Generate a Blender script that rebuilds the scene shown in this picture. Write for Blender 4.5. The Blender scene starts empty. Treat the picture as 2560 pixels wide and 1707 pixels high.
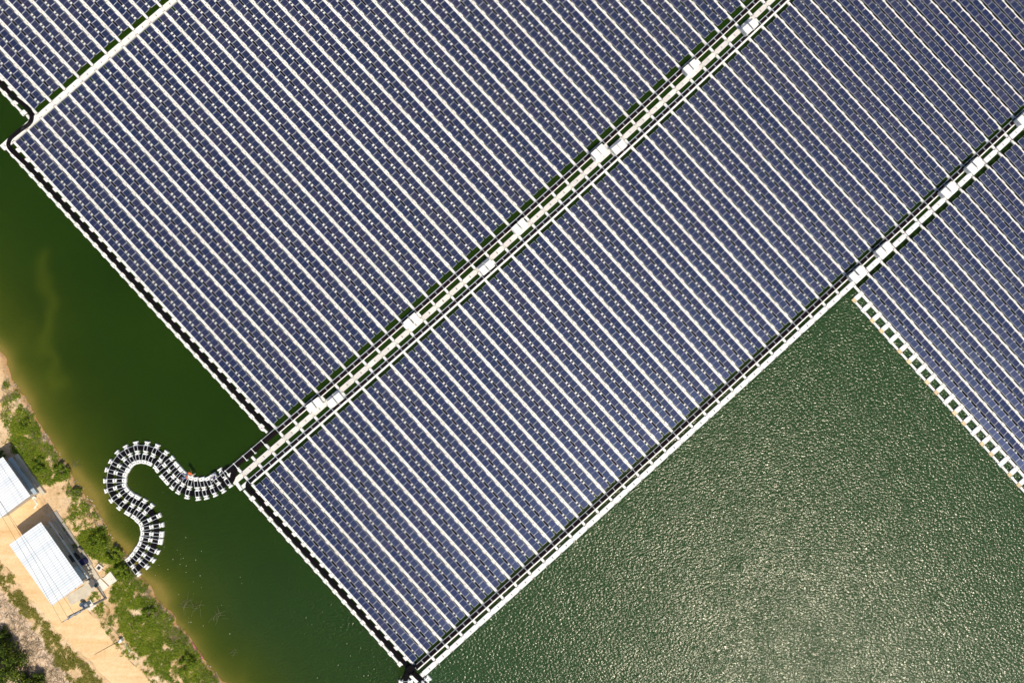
import bpy, bmesh, math, random
import numpy as np
from mathutils import Vector, Matrix
random.seed(7); rng = np.random.default_rng(7)
D = bpy.data; SC = bpy.context.scene; COL = SC.collection
R = math.radians

# ------------------------------------------------------------------ camera geometry
H = 107.0; F = 1706.667; TH = R(1.5); CX, CY = 1280.0, 853.5
cT, sT = math.cos(TH), math.sin(TH)
def P(px, py, z=0.0):
    """ground point (at height z) that the photograph shows at pixel px,py of 2560x1707"""
    dx = (px-CX)/F; dy = -(py-CY)/F
    d = (dx, dy*cT+sT, dy*sT-cT)
    t = (z-H)/d[2]
    return np.array([d[0]*t, d[1]*t])
def P3(px, py, z=0.0):
    p = P(px, py, z); return (p[0], p[1], z)
def proj(p, z=0.0):
    X, Y, Z = p[0], p[1], z-H
    yc = Y*cT+Z*sT; zc = -Y*sT+Z*cT
    return CX+F*X/(-zc), CY-F*yc/(-zc)
def inframe(p, m=95):
    x, y = proj(p); return -m < x < 2560+m and -m < y < 1707+m

# ------------------------------------------------------------------ materials
def new_mat(name):
    m = D.materials.new(name); m.use_nodes = True
    nt = m.node_tree; b = nt.nodes['Principled BSDF']
    return m, nt, b
def N(nt, typ, **kw):
    n = nt.nodes.new(typ)
    for k, v in kw.items():
        if k in n.inputs: n.inputs[k].default_value = v
        else: setattr(n, k, v)
    return n
def ramp(nt, stops):
    n = nt.nodes.new('ShaderNodeValToRGB'); e = n.color_ramp.elements
    while len(e) < len(stops): e.new(0.5)
    for el, (p, c) in zip(e, stops): el.position = p; el.color = (*c, 1)
    return n
def plain(name, c, rough=0.6, var=0.0, scale=1.0, metal=0.0, rnd=0.0, bump=0.0, detail=6):
    m, nt, b = new_mat(name); L = nt.links
    b.inputs['Roughness'].default_value = rough; b.inputs['Metallic'].default_value = metal
    tc = N(nt, 'ShaderNodeNewGeometry')
    no = N(nt, 'ShaderNodeTexNoise', Scale=scale, Detail=detail)
    L.new(tc.outputs['Position'], no.inputs['Vector'])
    rp = ramp(nt, [(0.3, tuple(x*(1-var) for x in c)), (0.7, tuple(min(1, x*(1+var*0.6)) for x in c))])
    L.new(no.outputs['Fac'], rp.inputs['Fac'])
    out = rp.outputs['Color']
    if rnd:
        mx = N(nt, 'ShaderNodeMapRange'); mx.inputs['To Min'].default_value = 1-rnd; mx.inputs['To Max'].default_value = 1+rnd*0.4
        L.new(tc.outputs['Random Per Island'], mx.inputs['Value'])
        hs = N(nt, 'ShaderNodeHueSaturation'); L.new(mx.outputs[0], hs.inputs['Value']); L.new(out, hs.inputs['Color'])
        out = hs.outputs['Color']
    L.new(out, b.inputs['Base Color'])
    if bump:
        bp = N(nt, 'ShaderNodeBump', Strength=bump, Distance=0.05)
        L.new(no.outputs['Fac'], bp.inputs['Height']); L.new(bp.outputs['Normal'], b.inputs['Normal'])
    return m

M = {}
M['float'] = plain('float_plastic', (0.92, 0.90, 0.87), 0.5, 0.08, 0.6, rnd=0.09)
M['deck'] = plain('walkway_plastic', (0.80, 0.765, 0.71), 0.55, 0.10, 0.8, rnd=0.10)
M['floatw'] = plain('float_plastic_clean', (0.88, 0.88, 0.88), 0.5, 0.06, 0.9, rnd=0.08)
M['floaty'] = plain('float_plastic_tan', (0.80, 0.62, 0.36), 0.55, 0.12, 1.2, rnd=0.2)
M['pin'] = plain('float_pin', (0.06, 0.045, 0.035), 0.6)
M['cable'] = plain('cable_sheath', (0.011, 0.005, 0.008), 0.8, 0.3, 1.5, rnd=0.4)
M['pipe'] = plain('corrugated_pipe', (0.006, 0.004, 0.007), 0.8, 0.3, 2.0, rnd=0.4)
M['cable'].node_tree.nodes['Principled BSDF'].inputs['Specular IOR Level'].default_value = 0.15; M['pipe'].node_tree.nodes['Principled BSDF'].inputs['Specular IOR Level'].default_value = 0.15
M['rail'] = plain('galvanised_rail', (0.60, 0.65, 0.70), 0.45, 0.08, 2.0)
M['cab'] = plain('cabinet_paint', (0.90, 0.89, 0.87), 0.4, 0.03, 1.0)
M['cabg'] = plain('cabinet_vent', (0.33, 0.36, 0.42), 0.5, 0.1, 6.0)
M['concrete'] = plain('concrete', (0.62, 0.55, 0.44), 0.85, 0.15, 1.4, bump=0.2)
M['concretew'] = plain('concrete_pale', (0.80, 0.76, 0.66), 0.85, 0.10, 1.0, bump=0.2)
M['wall'] = plain('rendered_wall', (0.42, 0.38, 0.33), 0.9, 0.15, 2.0)
M['dark'] = plain('dark_opening', (0.03, 0.03, 0.035), 0.6)
M['wood'] = plain('weathered_wood', (0.30, 0.24, 0.17), 0.85, 0.25, 3.0)
M['twig'] = plain('dry_twig', (0.30, 0.24, 0.15), 0.9, 0.3, 3.0, rnd=0.5)
M['twigw'] = plain('bleached_twig', (0.17, 0.18, 0.08), 0.9, 0.3, 3.0, rnd=0.4)
M['bluep'] = plain('blue_plastic', (0.02, 0.02, 0.12), 0.5)
M['tealp'] = plain('grey_teal_plastic', (0.06, 0.11, 0.14), 0.5, 0.2, 3.0)
M['blueg'] = plain('blue_sheet', (0.42, 0.52, 0.62), 0.45, 0.1, 3.0)
M['lap'] = plain('roof_lap', (0.68, 0.73, 0.78), 0.5)
M['skin'] = plain('skin', (0.42, 0.22, 0.14), 0.6)
M['orange'] = plain('orange_cloth', (0.75, 0.16, 0.03), 0.8)
M['bluecl'] = plain('blue_cloth', (0.03, 0.22, 0.55), 0.8)
M['navycl'] = plain('navy_cloth', (0.02, 0.05, 0.20), 0.8)
M['whitecl'] = plain('white_cloth', (0.75, 0.75, 0.75), 0.8)
M['darkcl'] = plain('dark_cloth', (0.05, 0.05, 0.06), 0.8)
M['hair'] = plain('black_hair', (0.01, 0.01, 0.01), 0.6)

def leafmat(name, lo, mid, hi):
    m, nt, b = new_mat(name); L = nt.links
    g = N(nt, 'ShaderNodeNewGeometry'); no = N(nt, 'ShaderNodeTexNoise', Scale=0.45, Detail=4)
    L.new(g.outputs['Position'], no.inputs['Vector'])
    ad = N(nt, 'ShaderNodeMath', operation='ADD'); L.new(g.outputs['Random Per Island'], ad.inputs[0]); L.new(no.outputs['Fac'], ad.inputs[1])
    ml = N(nt, 'ShaderNodeMath', operation='MULTIPLY'); L.new(ad.outputs[0], ml.inputs[0]); ml.inputs[1].default_value = 0.5
    rp = ramp(nt, [(0.2, lo), (0.5, mid), (0.8, hi)]); L.new(ml.outputs[0], rp.inputs['Fac'])
    L.new(rp.outputs['Color'], b.inputs['Base Color']); b.inputs['Roughness'].default_value = 0.75
    b.inputs['Specular IOR Level'].default_value = 0.25
    tr = N(nt, 'ShaderNodeBsdfTranslucent'); L.new(rp.outputs['Color'], tr.inputs['Color'])
    mx = N(nt, 'ShaderNodeMixShader'); mx.inputs[0].default_value = 0.25
    L.new(b.outputs[0], mx.inputs[1]); L.new(tr.outputs[0], mx.inputs[2])
    L.new(mx.outputs[0], nt.nodes['Material Output'].inputs['Surface'])
    return m
M['grass'] = leafmat('bank_grass_blades', (0.055, 0.10, 0.006), (0.16, 0.26, 0.012), (0.42, 0.46, 0.04))
M['grassy'] = leafmat('dry_grass_blades', (0.10, 0.12, 0.015), (0.27, 0.27, 0.04), (0.50, 0.43, 0.12))
M['bush'] = leafmat('bush_leaves', (0.035, 0.075, 0.005), (0.13, 0.22, 0.012), (0.36, 0.42, 0.035))
M['tree'] = leafmat('tree_leaves', (0.02, 0.045, 0.004), (0.06, 0.105, 0.010), (0.24, 0.28, 0.03))

def roofmat():
    m, nt, b = new_mat('roof_sheet'); L = nt.links
    at = N(nt, 'ShaderNodeAttribute', attribute_name='ruv')
    sx = N(nt, 'ShaderNodeSeparateXYZ'); L.new(at.outputs['Vector'], sx.inputs[0])
    w = N(nt, 'ShaderNodeMath', operation='MULTIPLY'); L.new(sx.outputs['X'], w.inputs[0]); w.inputs[1].default_value = 2*math.pi/0.38
    s = N(nt, 'ShaderNodeMath', operation='SINE'); L.new(w.outputs[0], s.inputs[0])
    bp = N(nt, 'ShaderNodeBump', Strength=0.5, Distance=0.03); L.new(s.outputs[0], bp.inputs['Height']); L.new(bp.outputs[0], b.inputs['Normal'])
    # each sheet of the roof has weathered to its own pale tone
    fl = N(nt, 'ShaderNodeMath', operation='DIVIDE'); L.new(sx.outputs['X'], fl.inputs[0]); fl.inputs[1].default_value = 0.76
    f2 = N(nt, 'ShaderNodeMath', operation='FLOOR'); L.new(fl.outputs[0], f2.inputs[0])
    wn = N(nt, 'ShaderNodeTexWhiteNoise', noise_dimensions='1D'); L.new(f2.outputs[0], wn.inputs['W'])
    no = N(nt, 'ShaderNodeTexNoise', Scale=0.6, Detail=5); L.new(at.outputs['Vector'], no.inputs['Vector'])
    ad = N(nt, 'ShaderNodeMath', operation='ADD'); L.new(wn.outputs['Value'], ad.inputs[0]); L.new(no.outputs['Fac'], ad.inputs[1])
    rp = ramp(nt, [(0.2, (0.72, 0.77, 0.83)), (0.75, (0.84, 0.87, 0.90))])
    ml = N(nt, 'ShaderNodeMath', operation='MULTIPLY'); L.new(ad.outputs[0], ml.inputs[0]); ml.inputs[1].default_value = 0.5
    L.new(ml.outputs[0], rp.inputs['Fac']); L.new(rp.outputs['Color'], b.inputs['Base Color'])
    b.inputs['Roughness'].default_value = 0.45
    return m
M['roof'] = roofmat()

def glassmat():
    m, nt, b = new_mat('solar_cells'); L = nt.links
    tc = N(nt, 'ShaderNodeTexCoord'); oi = N(nt, 'ShaderNodeObjectInfo')
    sx = N(nt, 'ShaderNodeSeparateXYZ'); L.new(tc.outputs['Object'], sx.inputs[0])
    def lines(axis, per, wid):
        a = N(nt, 'ShaderNodeMath', operation='DIVIDE'); L.new(sx.outputs[axis], a.inputs[0]); a.inputs[1].default_value = per
        fr = N(nt, 'ShaderNodeMath', operation='FRACT'); L.new(a.outputs[0], fr.inputs[0])
        lt = N(nt, 'ShaderNodeMath', operation='LESS_THAN'); L.new(fr.outputs[0], lt.inputs[0]); lt.inputs[1].default_value = wid
        return lt
    l1 = lines('Y', 0.16, 0.10); l2 = lines('X', 0.083, 0.05)
    mxl = N(nt, 'ShaderNodeMath', operation='MAXIMUM'); L.new(l1.outputs[0], mxl.inputs[0]); L.new(l2.outputs[0], mxl.inputs[1])
    rp = ramp(nt, [(0.0, (0.008, 0.016, 0.054)), (0.6, (0.013, 0.018, 0.058)), (1.0, (0.022, 0.020, 0.056))])
    L.new(oi.outputs['Random'], rp.inputs['Fac'])
    mx = N(nt, 'ShaderNodeMix', data_type='RGBA'); mx.inputs['B'].default_value = (0.050, 0.064, 0.135, 1)
    L.new(mxl.outputs[0], mx.inputs['Factor']); L.new(rp.outputs['Color'], mx.inputs['A'])
    ge = N(nt, 'ShaderNodeNewGeometry'); dn = N(nt, 'ShaderNodeTexNoise', Scale=0.12, Detail=5, Roughness=0.65); L.new(ge.outputs['Position'], dn.inputs['Vector'])
    dm = N(nt, 'ShaderNodeMapRange'); dm.inputs['From Min'].default_value = .4; dm.inputs['From Max'].default_value = .75; dm.inputs['To Max'].default_value = .30; L.new(dn.outputs['Fac'], dm.inputs['Value'])
    du = N(nt, 'ShaderNodeMix', data_type='RGBA'); du.inputs['B'].default_value = (0.075, 0.078, 0.10, 1); L.new(dm.outputs[0], du.inputs['Factor']); L.new(mx.outputs['Result'], du.inputs['A'])
    L.new(du.outputs['Result'], b.inputs['Base Color'])
    b.inputs['Roughness'].default_value = 0.40; b.inputs['IOR'].default_value = 1.65; b.inputs['Specular Tint'].default_value = (0.36, 0.50, 1.0, 1)
    b.inputs['Coat Weight'].default_value = 0.0
    return m
M['cells'] = glassmat()
M['frame'] = plain('aluminium_frame', (0.66, 0.67, 0.74), 0.4, 0.05, 1.0)

# ------------------------------------------------------------------ mesh builder
class MB:
    def __init__(s): s.v = []; s.f = []; s.m = []
    def add(s, vs, fs, mi=0):
        o = len(s.v); s.v.extend(vs); s.f.extend([tuple(i+o for i in f) for f in fs]); s.m.extend([mi]*len(fs))
    def box(s, c, ang, L, W, z0, z1, mi=0, ch=0.0):
        ca, sa = math.cos(ang), math.sin(ang)
        def q(x, y, z): return (c[0]+x*ca-y*sa, c[1]+x*sa+y*ca, z)
        l, w = L/2, W/2; k = [(-l, -w), (l, -w), (l, w), (-l, w)]
        vs = [q(x, y, z0) for x, y in k]
        if ch:
            vs += [q(x, y, z1-ch) for x, y in k]
            vs += [q(x-math.copysign(ch, x), y-math.copysign(ch, y), z1) for x, y in k]
            fs = [(3, 2, 1, 0), (8, 9, 10, 11)]
            for b in (0, 4): fs += [(b+i, b+(i+1) % 4, b+4+(i+1) % 4, b+4+i) for i in range(4)]
        else:
            vs += [q(x, y, z1) for x, y in k]
            fs = [(3, 2, 1, 0), (4, 5, 6, 7)]+[(i, (i+1) % 4, 4+(i+1) % 4, 4+i) for i in range(4)]
        s.add(vs, fs, mi)
    def prism(s, poly, z0, z1, mi=0):
        n = len(poly)
        a = sum(poly[i][0]*poly[(i+1) % n][1]-poly[(i+1) % n][0]*poly[i][1] for i in range(n))
        if a < 0: poly = poly[::-1]
        zt = z1 if hasattr(z1, '__len__') else [z1]*n
        if a < 0: zt = list(zt)[::-1]
        vs = [(p[0], p[1], z0) for p in poly]+[(p[0], p[1], zt[i]) for i, p in enumerate(poly)]
        fs = [tuple(range(n-1, -1, -1)), tuple(range(n, 2*n))]+[(i, (i+1) % n, n+(i+1) % n, n+i) for i in range(n)]
        s.add(vs, fs, mi)
    def tube(s, pts, r, sides=6, mi=0, taper=None):
        pts = [Vector(p) for p in pts]; n = len(pts); vs = []; fs = []
        for i, p in enumerate(pts):
            t = (pts[min(i+1, n-1)]-pts[max(i-1, 0)]).normalized()
            a = t.cross(Vector((0, 0, 1)))
            if a.length < 1e-3: a = Vector((1, 0, 0))
            a.normalize(); b = a.cross(t)
            rr = r if taper is None else r+(taper-r)*i/(n-1)
            for k in range(sides):
                th = 2*math.pi*k/sides; vs.append(tuple(p+a*math.cos(th)*rr+b*math.sin(th)*rr))
        for i in range(n-1):
            for k in range(sides):
                fs.append((i*sides+k, i*sides+(k+1) % sides, (i+1)*sides+(k+1) % sides, (i+1)*sides+k))
        fs.append(tuple(range(sides))[::-1]); fs.append(tuple((n-1)*sides+k for k in range(sides)))
        s.add(vs, fs, mi)
    def ribbon(s, lp, rp, z0, z1, mi=0):
        n = len(lp); vs = []; fs = []
        for a, b in zip(lp, rp):
            vs += [(a[0], a[1], z0), (b[0], b[1], z0), (b[0], b[1], z1), (a[0], a[1], z1)]
        for i in range(n-1):
            o = 4*i
            for k in range(4): fs.append((o+k, o+4+k, o+4+(k+1) % 4, o+(k+1) % 4))
        fs += [(0, 1, 2, 3), (4*n-1, 4*n-2, 4*n-3, 4*n-4)]
        s.add(vs, fs, mi)
    def mesh(s, name, mats, smooth=False):
        me = D.meshes.new(name); me.from_pydata([tuple(map(float, v)) for v in s.v], [], s.f)
        for m in mats: me.materials.append(m)
        if any(s.m): me.polygons.foreach_set('material_index', s.m)
        if smooth: me.polygons.foreach_set('use_smooth', [True]*len(me.polygons))
        me.update()
        bm = bmesh.new(); bm.from_mesh(me); bmesh.ops.recalc_face_normals(bm, faces=bm.faces); bm.to_mesh(me); bm.free()
        return me
    def obj(s, name, mats, parent=None, smooth=False, loc=None):
        if not isinstance(mats, (list, tuple)): mats = [mats]
        if parent is not None and loc is None: loc = parent.location
        if loc is not None:
            l = tuple(loc); s.v = [(v[0]-l[0], v[1]-l[1], v[2]-l[2]) for v in s.v]
        o = D.objects.new(name, s.mesh(name, mats, smooth)); COL.objects.link(o)
        if parent is not None: o.parent = parent
        elif loc is not None: o.location = loc
        return o
def tag(o, label=None, cat=None, group=None, kind=None):
    if label: o['label'] = label
    if cat: o['category'] = cat
    if group: o['group'] = group
    if kind: o['kind'] = kind
    return o
def thing(name, loc, label, cat, group=None):
    o = D.objects.new(name, None); COL.objects.link(o); o.location = loc; o.empty_display_size = 0.3
    return tag(o, label, cat, group)
ONES = 'first second third fourth fifth sixth seventh eighth ninth tenth eleventh twelfth thirteenth fourteenth fifteenth sixteenth seventeenth eighteenth nineteenth'.split()
TENS = {2: 'twenty', 3: 'thirty', 4: 'forty', 5: 'fifty', 6: 'sixty'}
def ordw(n):
    if n < 20: return ONES[n-1]
    t, u = divmod(n, 10)
    return (TENS[t][:-1]+'ieth') if u == 0 else TENS[t]+'-'+ONES[u-1]
def smooth_path(pts, step=0.4):
    pts = [np.array(p, float) for p in pts]; out = []
    for i in range(len(pts)-1):
        p0 = pts[max(i-1, 0)]; p1 = pts[i]; p2 = pts[i+1]; p3 = pts[min(i+2, len(pts)-1)]
        n = max(2, int(np.linalg.norm(p2-p1)/step))
        for k in range(n):
            t = k/n
            out.append(0.5*((2*p1)+(-p0+p2)*t+(2*p0-5*p1+4*p2-p3)*t*t+(-p0+3*p1-3*p2+p3)*t**3))
    out.append(pts[-1]); return out
def offset_path(pts, d):
    out = []
    for i, p in enumerate(pts):
        t = pts[min(i+1, len(pts)-1)]-pts[max(i-1, 0)]; t = t/(np.linalg.norm(t)+1e-9)
        out.append(p+np.array([-t[1], t[0]])*d)
    return out

# ------------------------------------------------------------------ the float lattice
def fit(tab, deg=2):
    ks = np.array(sorted(tab)); g = np.array([P(*tab[k]) for k in ks])
    cx = np.polyfit(ks, g[:, 0], deg); cy = np.polyfit(ks, g[:, 1], deg)
    return lambda i: np.array([np.polyval(cx, i), np.polyval(cy, i)])
C0A = {0: (38, 356), 1: (71, 326.5), 2: (105, 296.5), 3: (139, 267.5), 4: (175, 238.5), 5: (208.5, 208), 6: (242, 178), 7: (276, 148), 8: (311, 119.5), 9: (344.5, 91), 10: (378.5, 61), 11: (412.6, 33), 12: (446.6, 2)}
C1A = {0: (692, 1072), 1: (726, 1041.6), 2: (760, 1011), 3: (794, 982), 4: (829.6, 950.5), 5: (863.6, 921), 6: (897.5, 891.6), 13: (1138, 685), 14: (1172.7, 654), 15: (1206, 624), 16: (1239, 594), 17: (1272, 565), 23: (1468, 383), 24: (1503, 352), 25: (1536, 321), 31: (1732, 143), 32: (1764, 112), 33: (1798, 82), 34: (1831, 52), 35: (1862, 24)}
C1B = {-3: (632, 1207), -2: (665.4, 1180), -1: (701, 1151), 0: (735, 1121.3), 1: (769, 1092), 2: (804.6, 1060), 3: (838.6, 1030), 4: (873, 1000.5), 5: (907, 970), 6: (942, 941), 13: (1181.6, 732), 14: (1216, 701.6), 15: (1248.6, 672), 16: (1282.4, 641.6), 17: (1315.6, 612), 18: (1348.7, 581.7), 24: (1543, 399.5), 25: (1577.8, 370), 26: (1610, 338), 29: (1709, 247), 30: (1741, 217), 31: (1774, 188), 32: (1806.4, 158), 33: (1839.6, 129.4), 34: (1873, 98.8), 35: (1905, 69), 36: (1937.5, 39), 37: (1970.7, 10)}
C2B = {-3: (1033, 1658.5), -2: (1069, 1629), -1: (1105.5, 1600), 0: (1139, 1570), 1: (1175, 1539), 2: (1209, 1508.6), 3: (1244, 1478.7), 4: (1278, 1447), 29: (2110.6, 686), 30: (2142.5, 655.7), 31: (2176, 625), 32: (2209, 595), 33: (2240.7, 565), 37: (2371, 446), 38: (2404, 417), 39: (2436.7, 386.5), 40: (2469, 356), 41: (2502, 325), 42: (2533, 297)}
C2E = {29: (2133.6, 714), 30: (2168, 684), 31: (2201, 654), 32: (2233, 624), 33: (2266, 594), 34: (2299, 564), 35: (2333, 532), 36: (2366, 502), 37: (2399, 472), 38: (2431, 442), 39: (2463, 412.5), 40: (2496, 382.5), 41: (2526.6, 352.5)}
C0D = {2: (95, 286.7), 3: (129, 257), 4: (164, 227), 5: (200, 196), 6: (234, 166), 7: (268, 136), 8: (302, 106), 9: (336, 77.6), 10: (370, 49), 11: (406, 20)}
eA = fit(C1A); sAm = fit(C0A); sB = fit(C1B); eB = fit(C2B, 3) if False else fit(C2B); sE = fit(C2E); eD = fit(C0D)
rowA = np.mean([eA(i)-sAm(i) for i in range(13)], axis=0)
def sA(i): return sAm(i) if i <= 10 else (eA(i)-rowA)*min(1, (i-10)/4)+sAm(i)*max(0, 1-(i-10)/4)
LP = 2.128
dirE = P(2515, 1140)-P(2150, 731); dirE /= np.linalg.norm(dirE)
dirD = rowA/np.linalg.norm(rowA); a_ = R(0.6); dirD = np.array([dirD[0]*math.cos(a_)-dirD[1]*math.sin(a_), dirD[0]*math.sin(a_)+dirD[1]*math.cos(a_)])
class Field:
    def __init__(s, S, E, N, a0, a1): s.S, s.E, s.N, s.a0, s.a1 = S, E, N, a0, a1
    def row(s, i):
        S, E = s.S(i), s.E(i); L = np.linalg.norm(E-S); return S, E, L, (E-S)/L
    def pt(s, i, frac, v=0.0):
        """point at the given fraction along line i, v metres across towards line i+1"""
        S, E = s.S(i), s.E(i); p = S+(E-S)*frac
        S1, E1 = s.S(i+1), s.E(i+1); q = S1+(E1-S1)*frac
        d = q-p; return p+d/np.linalg.norm(d)*v
    def strip(s, i, frac, t):
        S, E = s.S(i), s.E(i); S1, E1 = s.S(i+1), s.E(i+1)
        return (S+(E-S)*frac)*(1-t)+(S1+(E1-S1)*frac)*t
    def frac(s, i, k):
        """fraction along line i of panel boundary k (0..N)"""
        L = s.row(i)[2]; return (s.a0+(L-s.a0-s.a1)*k/s.N)/L
FA = Field(sA, eA, 28, 0.42, 0.75)
FB = Field(sB, eB, 17, 0.58, 0.58)
FD = Field(lambda i: eD(i)-dirD*(LP*24+1.1), eD, 24, 0.5, 0.62)
FE = Field(sE, lambda i: sE(i)+dirE*(LP*40+1.2), 40, 0.62, 0.6)

# ------------------------------------------------------------------ solar panel (one mesh, copied)
PL, PW, PT = 2.075, 0.985, 0.038
def panel_mesh():
    b = MB(); l, w, t = PL/2, PW/2, PT; f = 0.028; c = 0.011
    xs = [-l, -l+f, -c, c, l-f, l]; ys = [-w, -w+f, w-f, w]
    vs = [(x, y, 0) for y in ys for x in xs]; idx = lambda i, j: j*6+i
    fs = []; mi = []
    for j in range(3):
        for i in range(5):
            fs.append((idx(i, j), idx(i+1, j), idx(i+1, j+1), idx(i, j+1)))
            mi.append(1 if (j == 1 and i in (1, 3)) else 0)
    o = len(vs); vs += [(-l, -w, -t), (l, -w, -t), (l, w, -t), (-l, w, -t)]
    c0, c1, c2, c3 = idx(0, 0), idx(5, 0), idx(5, 3), idx(0, 3)
    fs += [(o+3, o+2, o+1, o)]; mi += [0]
    fs += [(o, o+1)+tuple(idx(i, 0) for i in range(5, -1, -1)), (o+2, o+3)+tuple(idx(i, 3) for i in range(6)),
           (o+1, o+2, c2, idx(5, 2), idx(5, 1), c1), (o+3, o, c0, idx(0, 1), idx(0, 2), c3)]; mi += [0]*4
    me = D.meshes.new('solar_panel'); me.from_pydata(vs, [], fs)
    me.materials.append(M['frame']); me.materials.append(M['cells'])
    me.polygons.foreach_set('material_index', mi); me.update()
    return me
PANEL = panel_mesh()
PITCH = 2.88; VP = (0.775/PITCH, 1-0.775/PITCH); TILT = R(4.0); PZ = 0.62
FLT = (0.02, 0.24)

def carrier_mesh():
    # cross float under the middle of a pair of panels: sunken beam, two white heads in the gap, posts up to the frames
    b = MB(); b.box((0, 0), 0, 0.34, 2.2, -0.16, -0.03)
    for s in (-1, 1):
        b.box((s*0.29, 0), 0, 0.26, 0.60, -0.05, FLT[1]+0.02, 0, 0.03)
        for v in (-0.665, 0.665): b.box((s*0.12, v), 0, 0.05, 0.05, -0.05, PZ-0.05)
    return b.mesh('carrier_float', [M['floatw']])
CARRIER = carrier_mesh()

def build_rows(fd, i0, i1, labeller, group):
    n = 0
    for i in range(i0, i1+1):
        S, E, L, d = fd.row(i); ang = math.atan2(d[1], d[0])
        ks = [k for k in range(fd.N) if inframe(fd.strip(i, fd.frac(i, k+0.5), 0.5))]
        if not ks: continue
        n += 1
        mid = fd.strip(i, fd.frac(i, (ks[0]+ks[-1]+1)/2), 0.5)
        root = thing('solar_panel_row', (mid[0], mid[1], 0), labeller(n), 'solar panel row', group)
        for k in ks:
            f = fd.frac(i, k+0.5)
            for side, v in enumerate(VP):
                p = fd.strip(i, f, v)
                o = D.objects.new('solar_panel', PANEL); COL.objects.link(o); o.parent = root
                o.location = (p[0]-mid[0], p[1]-mid[1], PZ+random.uniform(-.006, .006))
                ti = TILT if side == 0 else -TILT
                o.rotation_euler = (Matrix.Rotation(ang+random.gauss(0, .003), 4, 'Z') @ Matrix.Rotation(ti+random.gauss(0, .006), 4, 'X')).to_euler()
        # white floats that carry the panels: a short cross float at each panel's middle, posts up to the frame
        wk = MB()
        for k in ks:
            f = fd.frac(i, k+0.5); c = fd.strip(i, f, 0.5)
            o = D.objects.new('carrier_float', CARRIER); COL.objects.link(o); o.parent = root
            o.location = (c[0]-mid[0], c[1]-mid[1], 0); o.rotation_euler = (0, 0, ang)
        # the walkway along the lower-left side of the row
        for k in range(ks[0], ks[-1]+2):
            f = fd.frac(i, k); c = fd.pt(i, f)
            if k in (0, fd.N):
                lo, hi = (0.0, fd.frac(i, 0.5)) if k == 0 else (fd.frac(i, fd.N-0.5), 1.0)
                a = fd.pt(i, lo); b = fd.pt(i, hi); dd = 0.36/L
                if k == 0: b = fd.pt(i, hi-dd)
                else: a = fd.pt(i, lo+dd)
                wk.box((a+b)/2, ang, np.linalg.norm(b-a), 0.40, FLT[0], FLT[1], 0, 0.025)
            else:
                wk.box(c, ang, LP-0.74, 0.43, FLT[0], FLT[1], 0, 0.025)
            if k <= ks[-1]:
                f = fd.frac(i, k+0.5); c = fd.pt(i, f); u = np.array([math.cos(ang), math.sin(ang)])
                wk.box(c, ang, 0.70, 0.66, FLT[0], FLT[1]+0.015, 0, 0.03)
                w = np.array([-u[1], u[0]])
                for s in (-1, 1): wk.box(c+u*s*0.33+w*0.02*s, ang, 0.11, 0.11, FLT[1], FLT[1]+0.035, 1)
        wk.obj('walkway', [M['float'], M['pin']], root)
        cq = MB(); cq.box((fd.strip(i, fd.frac(i, ks[0]+.3), .5)+fd.strip(i, fd.frac(i, ks[-1]+.7), .5))/2, ang, LP*(len(ks)-.6), 0.30, 0.05, 0.13)  # dark strip added in the centre gap to deepen its shade
        cq.obj('gap_dark_strip', M['pipe'], root)

build_rows(FA, 0, 45, lambda n: f'double row of navy solar panels, {ordw(n)} from the left water edge, upper block', 'solar panel rows of the upper block')
build_rows(FB, -3, 48, lambda n: f'double row of navy solar panels, {ordw(n)} from the left water edge, lower block', 'solar panel rows of the lower block')
build_rows(FD, 2, 17, lambda n: f'double row of navy solar panels, {ordw(n)} from the left water edge, top left block', 'solar panel rows of the top left block')
build_rows(FE, 29, 50, lambda n: f'double row of navy solar panels, {ordw(n)} from the ladder of floats, right block', 'solar panel rows of the right block')

# ------------------------------------------------------------------ cross walkways and cable trays
def strip_ribbon(mb, f0, f1, i0, i1, z0, z1, mi=0, gap=None, n=None):
    k = max(2, int(abs(i1-i0)*2)+1) if n is None else n
    ii = np.linspace(i0, i1, k); mb.ribbon([f0(i) for i in ii], [f1(i) for i in ii], z0, z1, mi)
def mk(fa, fb): return lambda f: (lambda i: fa(i)+(fb(i)-fa(i))*f)
def planks(mb, g, f0, f1, i0, i1, z0, z1, pins=True):
    """deck floats between two fractions, two per row pitch, slotted where they meet"""
    import itertools
    first = math.ceil(i0*2)/2
    edges = [i0]+[x for x in np.arange(first, i1, 0.5) if x > i0+0.05]+[i1]
    for a, b in zip(edges[:-1], edges[1:]):
        lo = a+(0.022 if abs(a*2 % 2-1) < 1e-6 else 0.006); hi = b-(0.022 if abs(b*2 % 2-1) < 1e-6 else 0.006)
        strip_ribbon(mb, g(f0), g(f1), lo, hi, z0, z1+random.uniform(0, .012), 0, n=2)
        if abs(b*2 % 2-1) < 1e-6 and b < i1:
            w = f1-f0
            strip_ribbon(mb, g(f0+w*0.0), g(f0+w*0.26), b-0.0215, b+0.0215, z0, z1-0.02, 0, n=2)
            strip_ribbon(mb, g(f1-w*0.26), g(f1), b-0.0215, b+0.0215, z0, z1-0.02, 0, n=2)
    if pins:
        for i in range(math.ceil(i0), int(i1)+1):
            for f in (f0+(f1-f0)*0.08, f1-(f1-f0)*0.08):
                for s in (-0.055, 0.055): mb.box(g(f)(i+s), 0.5, 0.12, 0.12, z1, z1+0.05, 1)
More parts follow.
